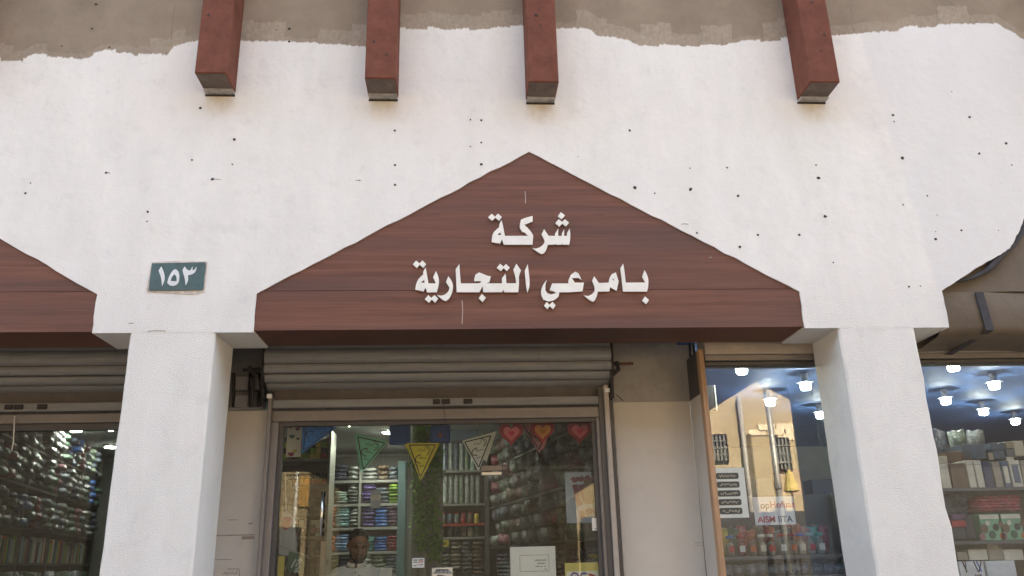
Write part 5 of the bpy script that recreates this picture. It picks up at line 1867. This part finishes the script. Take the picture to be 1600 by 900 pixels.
for i, px in enumerate((1484, 1500, 1530, 1560)):
    x, wd, z, h = pxbox(px - 8, px + 8, 700 if i > 1 else 715, 664, YV + .3)
    good('hanging_bag', pack_mesh(i % 4, ('navy', 'slate', 'sage', 'clear')[i], .2), x, YV + .55, z, wd * 1.1, .10, h, 0, 'shiny %s hanging bag, %s from the right pillar above the cartons' % (('navy', 'slate', 'sage', 'clear')[i], ORD[i]), 'bag', 'shiny bags above the cartons')
for i in range(5):
    x, wd, z, h = pxbox(1530, 1600, 799 - i * 5, 793 - i * 5, YV)
    good('red_pack', pack_mesh(i % 4, 'red', .06), x, YV + .12, z, wd, .2, h, 0, 'flat red pack in the red pile of the far right window, %s' % inpile(i, 5), 'pack', 'flat red packs')
for i in range(2):
    x, wd, z, h = pxbox(1536 + i * 34, 1568 + i * 34, 842, 801, YV)
    t = thing('gift_set', ('left' if i == 0 else 'right') + ' one of two green picture boxes under the red packs', 'gift box', (x, YV + .05, zs[1] + .001), 0, 'green picture boxes')
    MB().box(-wd / 2 + .002, wd / 2 - .002, -.05, .08, 0, h, bev=.003).build('box', M('gift_green', (.16, .34, .20), .5, var=.15, vscale=20), t)
    MB().box(-wd / 2 + .004, wd / 2 - .004, -.053, -.0505, h * .82, h * .98).build('header', CARD['cream'], t)
    for (u, v, r_, c) in ((-.05, .45, .028, 'brown'), (.035, .5, .022, 'dark'), (-.075, .15, .022, 'rose'), (.0, .22, .026, 'forest'), (.07, .16, .02, 'orange'), (-.02, .66, .016, 'cream'), (.075, .62, .018, 'brown')):
        MB().prism([[(u + r_ * math.cos(a), h * v + r_ * math.sin(a) * 1.1) for a in [k * .7 for k in range(9)]]], -.0535, -.0505).build('picture_patch', CARD[c], t)
    text('gift', -.07, h * .86, .03, CARD['dark'], t, -.0535) if False else None
for i, (px0, px1, yb, yt, c) in enumerate(((1489, 1513, 842, 824, 'dark'), (1490, 1514, 823, 813, 'red'), (1490, 1514, 812, 803, 'plum'), (1514, 1528, 842, 806, 'dark'), (1476, 1488, 842, 828, 'slate'), (1478, 1489, 827, 811, 'rose'))):
    x, wd, z, h = pxbox(px0, px1, yb, yt, YV)
    good('toy_box', box_mesh(c), x, YV + .09, z, wd, .15, h, 0, '%s small box, %s of the pile left of the green picture boxes' % (c, ORD[i]), 'box', 'small boxes left of the green picture boxes')
for i, (px0, px1, yt) in enumerate(((1478, 1502, 774), (1500, 1526, 768), (1476, 1500, 788), (1502, 1528, 786))):
    x, wd, z, h = pxbox(px0, px1, yt + 20, yt, YV + .1)
    good('clear_bag', pack_mesh(i, 'slate', .2), x, YV + .2, z, wd, .14, h, .2, 'crinkled dim bag, %s in the heap right of the right pillar' % ORD[i], 'bag', 'heap of dim bags')
for i, (px0, px1, yb, yt, c) in enumerate(((1518, 1548, 875, 858, 'cream'), (1549, 1572, 875, 848, 'sand'), (1573, 1604, 875, 858, 'cream'), (1500, 1516, 875, 862, 'sand'), (1562, 1584, 857, 848, 'dark'))):
    x, wd, z, h = pxbox(px0, px1, yb, yt, YV)
    good('carton', box_mesh(c), x, YV + .11, z, wd, .18, h, 0, '%s carton, %s along the board below the green picture boxes' % (c, ORD[i]), 'carton', 'cartons below the green picture boxes')
t = thing('pencil_box', 'white box printed with blue pencils at the bottom of the far right window', 'box')
x, wd, z, h = pxbox(1502, 1541, 903, 877, YV - .02)
MB().box(x - wd / 2, x + wd / 2, YV - .02, YV + .1, z, z + h, bev=.003).build('box', CARD['white'], t)
for i, (u, dx) in enumerate(((-.06, .02), (-.04, -.005), (.02, .02), (.04, .025), (.075, -.03))):
    strokes(t, 'pencil', YV - .021, [[(x + u, z + h), (x + u + dx, z + h - .07)]], .008, CARD[('dark', 'brown', 'navy', 'blue', 'dark')[i]])
text('look', x + .01, z + h - .10, .028, INK, t, YV - .022)
x, wd, z, h = pxbox(1546, 1592, 903, 876, YV - .02)
good('white_box', box_mesh('white'), x, YV + .05, z, wd, .12, h, 0, 'plain white box beside the pencil box', 'box', 'white boxes at the bottom of the far right window')

# ------------------------------------------------------------------ across the street (seen in the glass)
YO = -12.0
YV2 = 2 * .75 - YO            # where a mirror image of that plane stands


def opp(px, py):
    p = at(px, py, YV2 if px < 1000 else 2 * YGR - YO)
    return p.x, p.z


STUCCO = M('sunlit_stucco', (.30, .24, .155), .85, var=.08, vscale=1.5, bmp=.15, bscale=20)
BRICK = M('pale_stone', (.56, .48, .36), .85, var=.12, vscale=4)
DARKB = M('near_black', (.012, .011, .011), .7, spec=.1, var=.2, vscale=1)  # kept near black so the block bounces and reflects little light
hs = thing('gabled_house', 'sunlit beige gabled house across the street mirrored in the right window', 'building')
ax, az = opp(1181, 597)
lx, lz = opp(1089, 655)
rx, rz_ = opp(1269, 643)
kk = ((az - lz) / (ax - lx) + (az - rz_) / (rx - ax)) / 2
GW, GR_ = 4.2, 2.5
MB().prism([[(ax - GW, 0), (ax + GR_, 0), (ax + GR_, az - GR_ * kk), (ax, az), (ax - GW, az - GW * kk)]], YO - 6, YO).build('wall', STUCCO, hs)
for (p0, p1, y0, y1) in ((1106, 1139, 679, 722), (1203, 1238, 684, 736)):
    x0, z1 = opp(p0, y0)
    x1, z0 = opp(p1, y1)
    f_ = MB().box(x0, x1, YO + .002, YO + .05, z0, z1).build('window', DARKB, hs)
    for k in range(1, 5):
        xx = x0 + (x1 - x0) * k / 5
        MB().box(xx - .02, xx + .02, YO + .051, YO + .075, z0 + .03, z1 - .03).build('bar', M('grille', (.22, .22, .21), .4, .6), f_)
    for k in range(1, 4):
        zz = z0 + (z1 - z0) * k / 4
        MB().box(x0 + .03, x1 - .03, YO + .0755, YO + .09, zz - .015, zz + .015).build('bar', MATS['grille'], f_)
for j in range(3):
    z = opp(1200, 672 + j * 8)[1]
    for i in range(9):
        x = ax - .5 + i * .42 + (.2 if j % 2 else 0)
        if rnd.random() < .75:
            MB().box(x, x + .38, YO + .002, YO + .02 + rnd.uniform(0, .02), z, z + .13).build('stone', BRICK, hs)
for (p, w_) in ((1152, .05), (1240, .03)):
    x, z1 = opp(p, 620)
    z0 = opp(p, 660)[1] if p > 1200 else 0
    MB().tube([(x, YO + .1, z0), (x, YO + .1, z1)], w_, 8).build('downpipe', STEEL if p > 1200 else M('grey_pipe', (.22, .21, .2), .5), hs, True)
x, z1 = opp(1174, 613)
pole = thing('street_pole', 'grey street pole across the road mirrored in the right window', 'pole', (x, YO + .9, 0))
MB().tube([(0, 0, 0), (0, 0, z1)], [.07, .06], 12).build('shaft', M('pole_grey', (.20, .20, .19), .45, .4), pole, True)
MB().lathe([(.085, 0), (.085, .12)], 12).build('collar', MATS['pole_grey'], pole, loc=(0, 0, 2.9))
aw = thing('yellow_umbrella', 'folded yellow market umbrella across the road', 'umbrella', (opp(1222, 760)[0], YO + .5, 0))
MB().tube([(0, 0, 0), (0, 0, opp(1218, 737)[1])], .022, 8).build('shaft', STEEL, aw)
MB().lathe([(.03, opp(1218, 738)[1]), (.10, opp(1220, 750)[1]), (.17, opp(1224, 770)[1]), (.12, opp(1224, 772)[1])], 10).build('canopy', M('faded_yellow', (.36, .29, .09), .8, var=.2), aw)
sx0, sz = opp(1296, 788)
MB().box(ax - GW + .1, ax + GR_ - .1, YO + .003, YO + .3, 0, opp(1230, 800)[1]).build('shopfront', M('shopfront_dark', (.03, .028, .027), .5), hs)
h2 = thing('low_house', 'low sunlit beige house across the street mirrored in the left door pane', 'building')
x1, z1 = opp(483, 737)
z0 = opp(470, 824)[1]
MB().box(-7.4, x1, YO - 5, YO, 0, z1).build('wall', M('darkened_stucco', (.21, .17, .11), .85, var=.12, vscale=1.5), h2)  # stucco colour darkened to dim this house in the door pane
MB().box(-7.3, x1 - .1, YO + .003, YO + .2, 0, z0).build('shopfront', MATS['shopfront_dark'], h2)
x, _z = opp(462, 800)
MB().tube([(x, YO + .06, z0), (x, YO + .06, z1)], .035, 8).build('downpipe', CARD['white'], h2)
xq, zq = opp(477, 770)
MB().box(xq - .13, xq + .09, YO + .002, YO + .03, zq - .3, z1 - .1).build('shutter', M('ochre_shutter', (.30, .18, .06), .6), h2)
tw_ = thing('sky_blocker', 'long tall near-black block added across the street to cut sky light', 'building')
TX0, TX1 = x1 + .05, ax - GW - .05
MB().box(-70, 75, YO - 16, YO - 9.2, 0, 16).build('wall', DARKB, tw_)  # added block, oversized to cut sky light and darken the reflections
MB().box(TX0, 5.6, YO - 9.19, YO - 9.1, 0, 4.6).build('added_podium', M('added_podium_near_black', (.012, .011, .010), .7, var=.15), tw_)  # near black to keep haze out of the door glass
h3 = thing('dark_block', 'near-black block across the street beyond the low house, shaped to cut haze', 'building')
MB().box(-22, -8.1, YO - 9, YO - .5, 0, 7.2).build('wall', M('near_black_render', (.016, .015, .014), .85, var=.1), h3)  # darkened and raised to keep reflected haze out of the left glass
h4 = thing('dark_block', 'near-black block across the street beyond the gabled house, darkened to cut haze', 'building')
MB().box(ax + GR_ + .1, 30, YO - 9, YO - .5, 0, 3.4).build('wall', MATS['near_black_render'], h4)  # near black to weaken the bright reflection in the far right glass
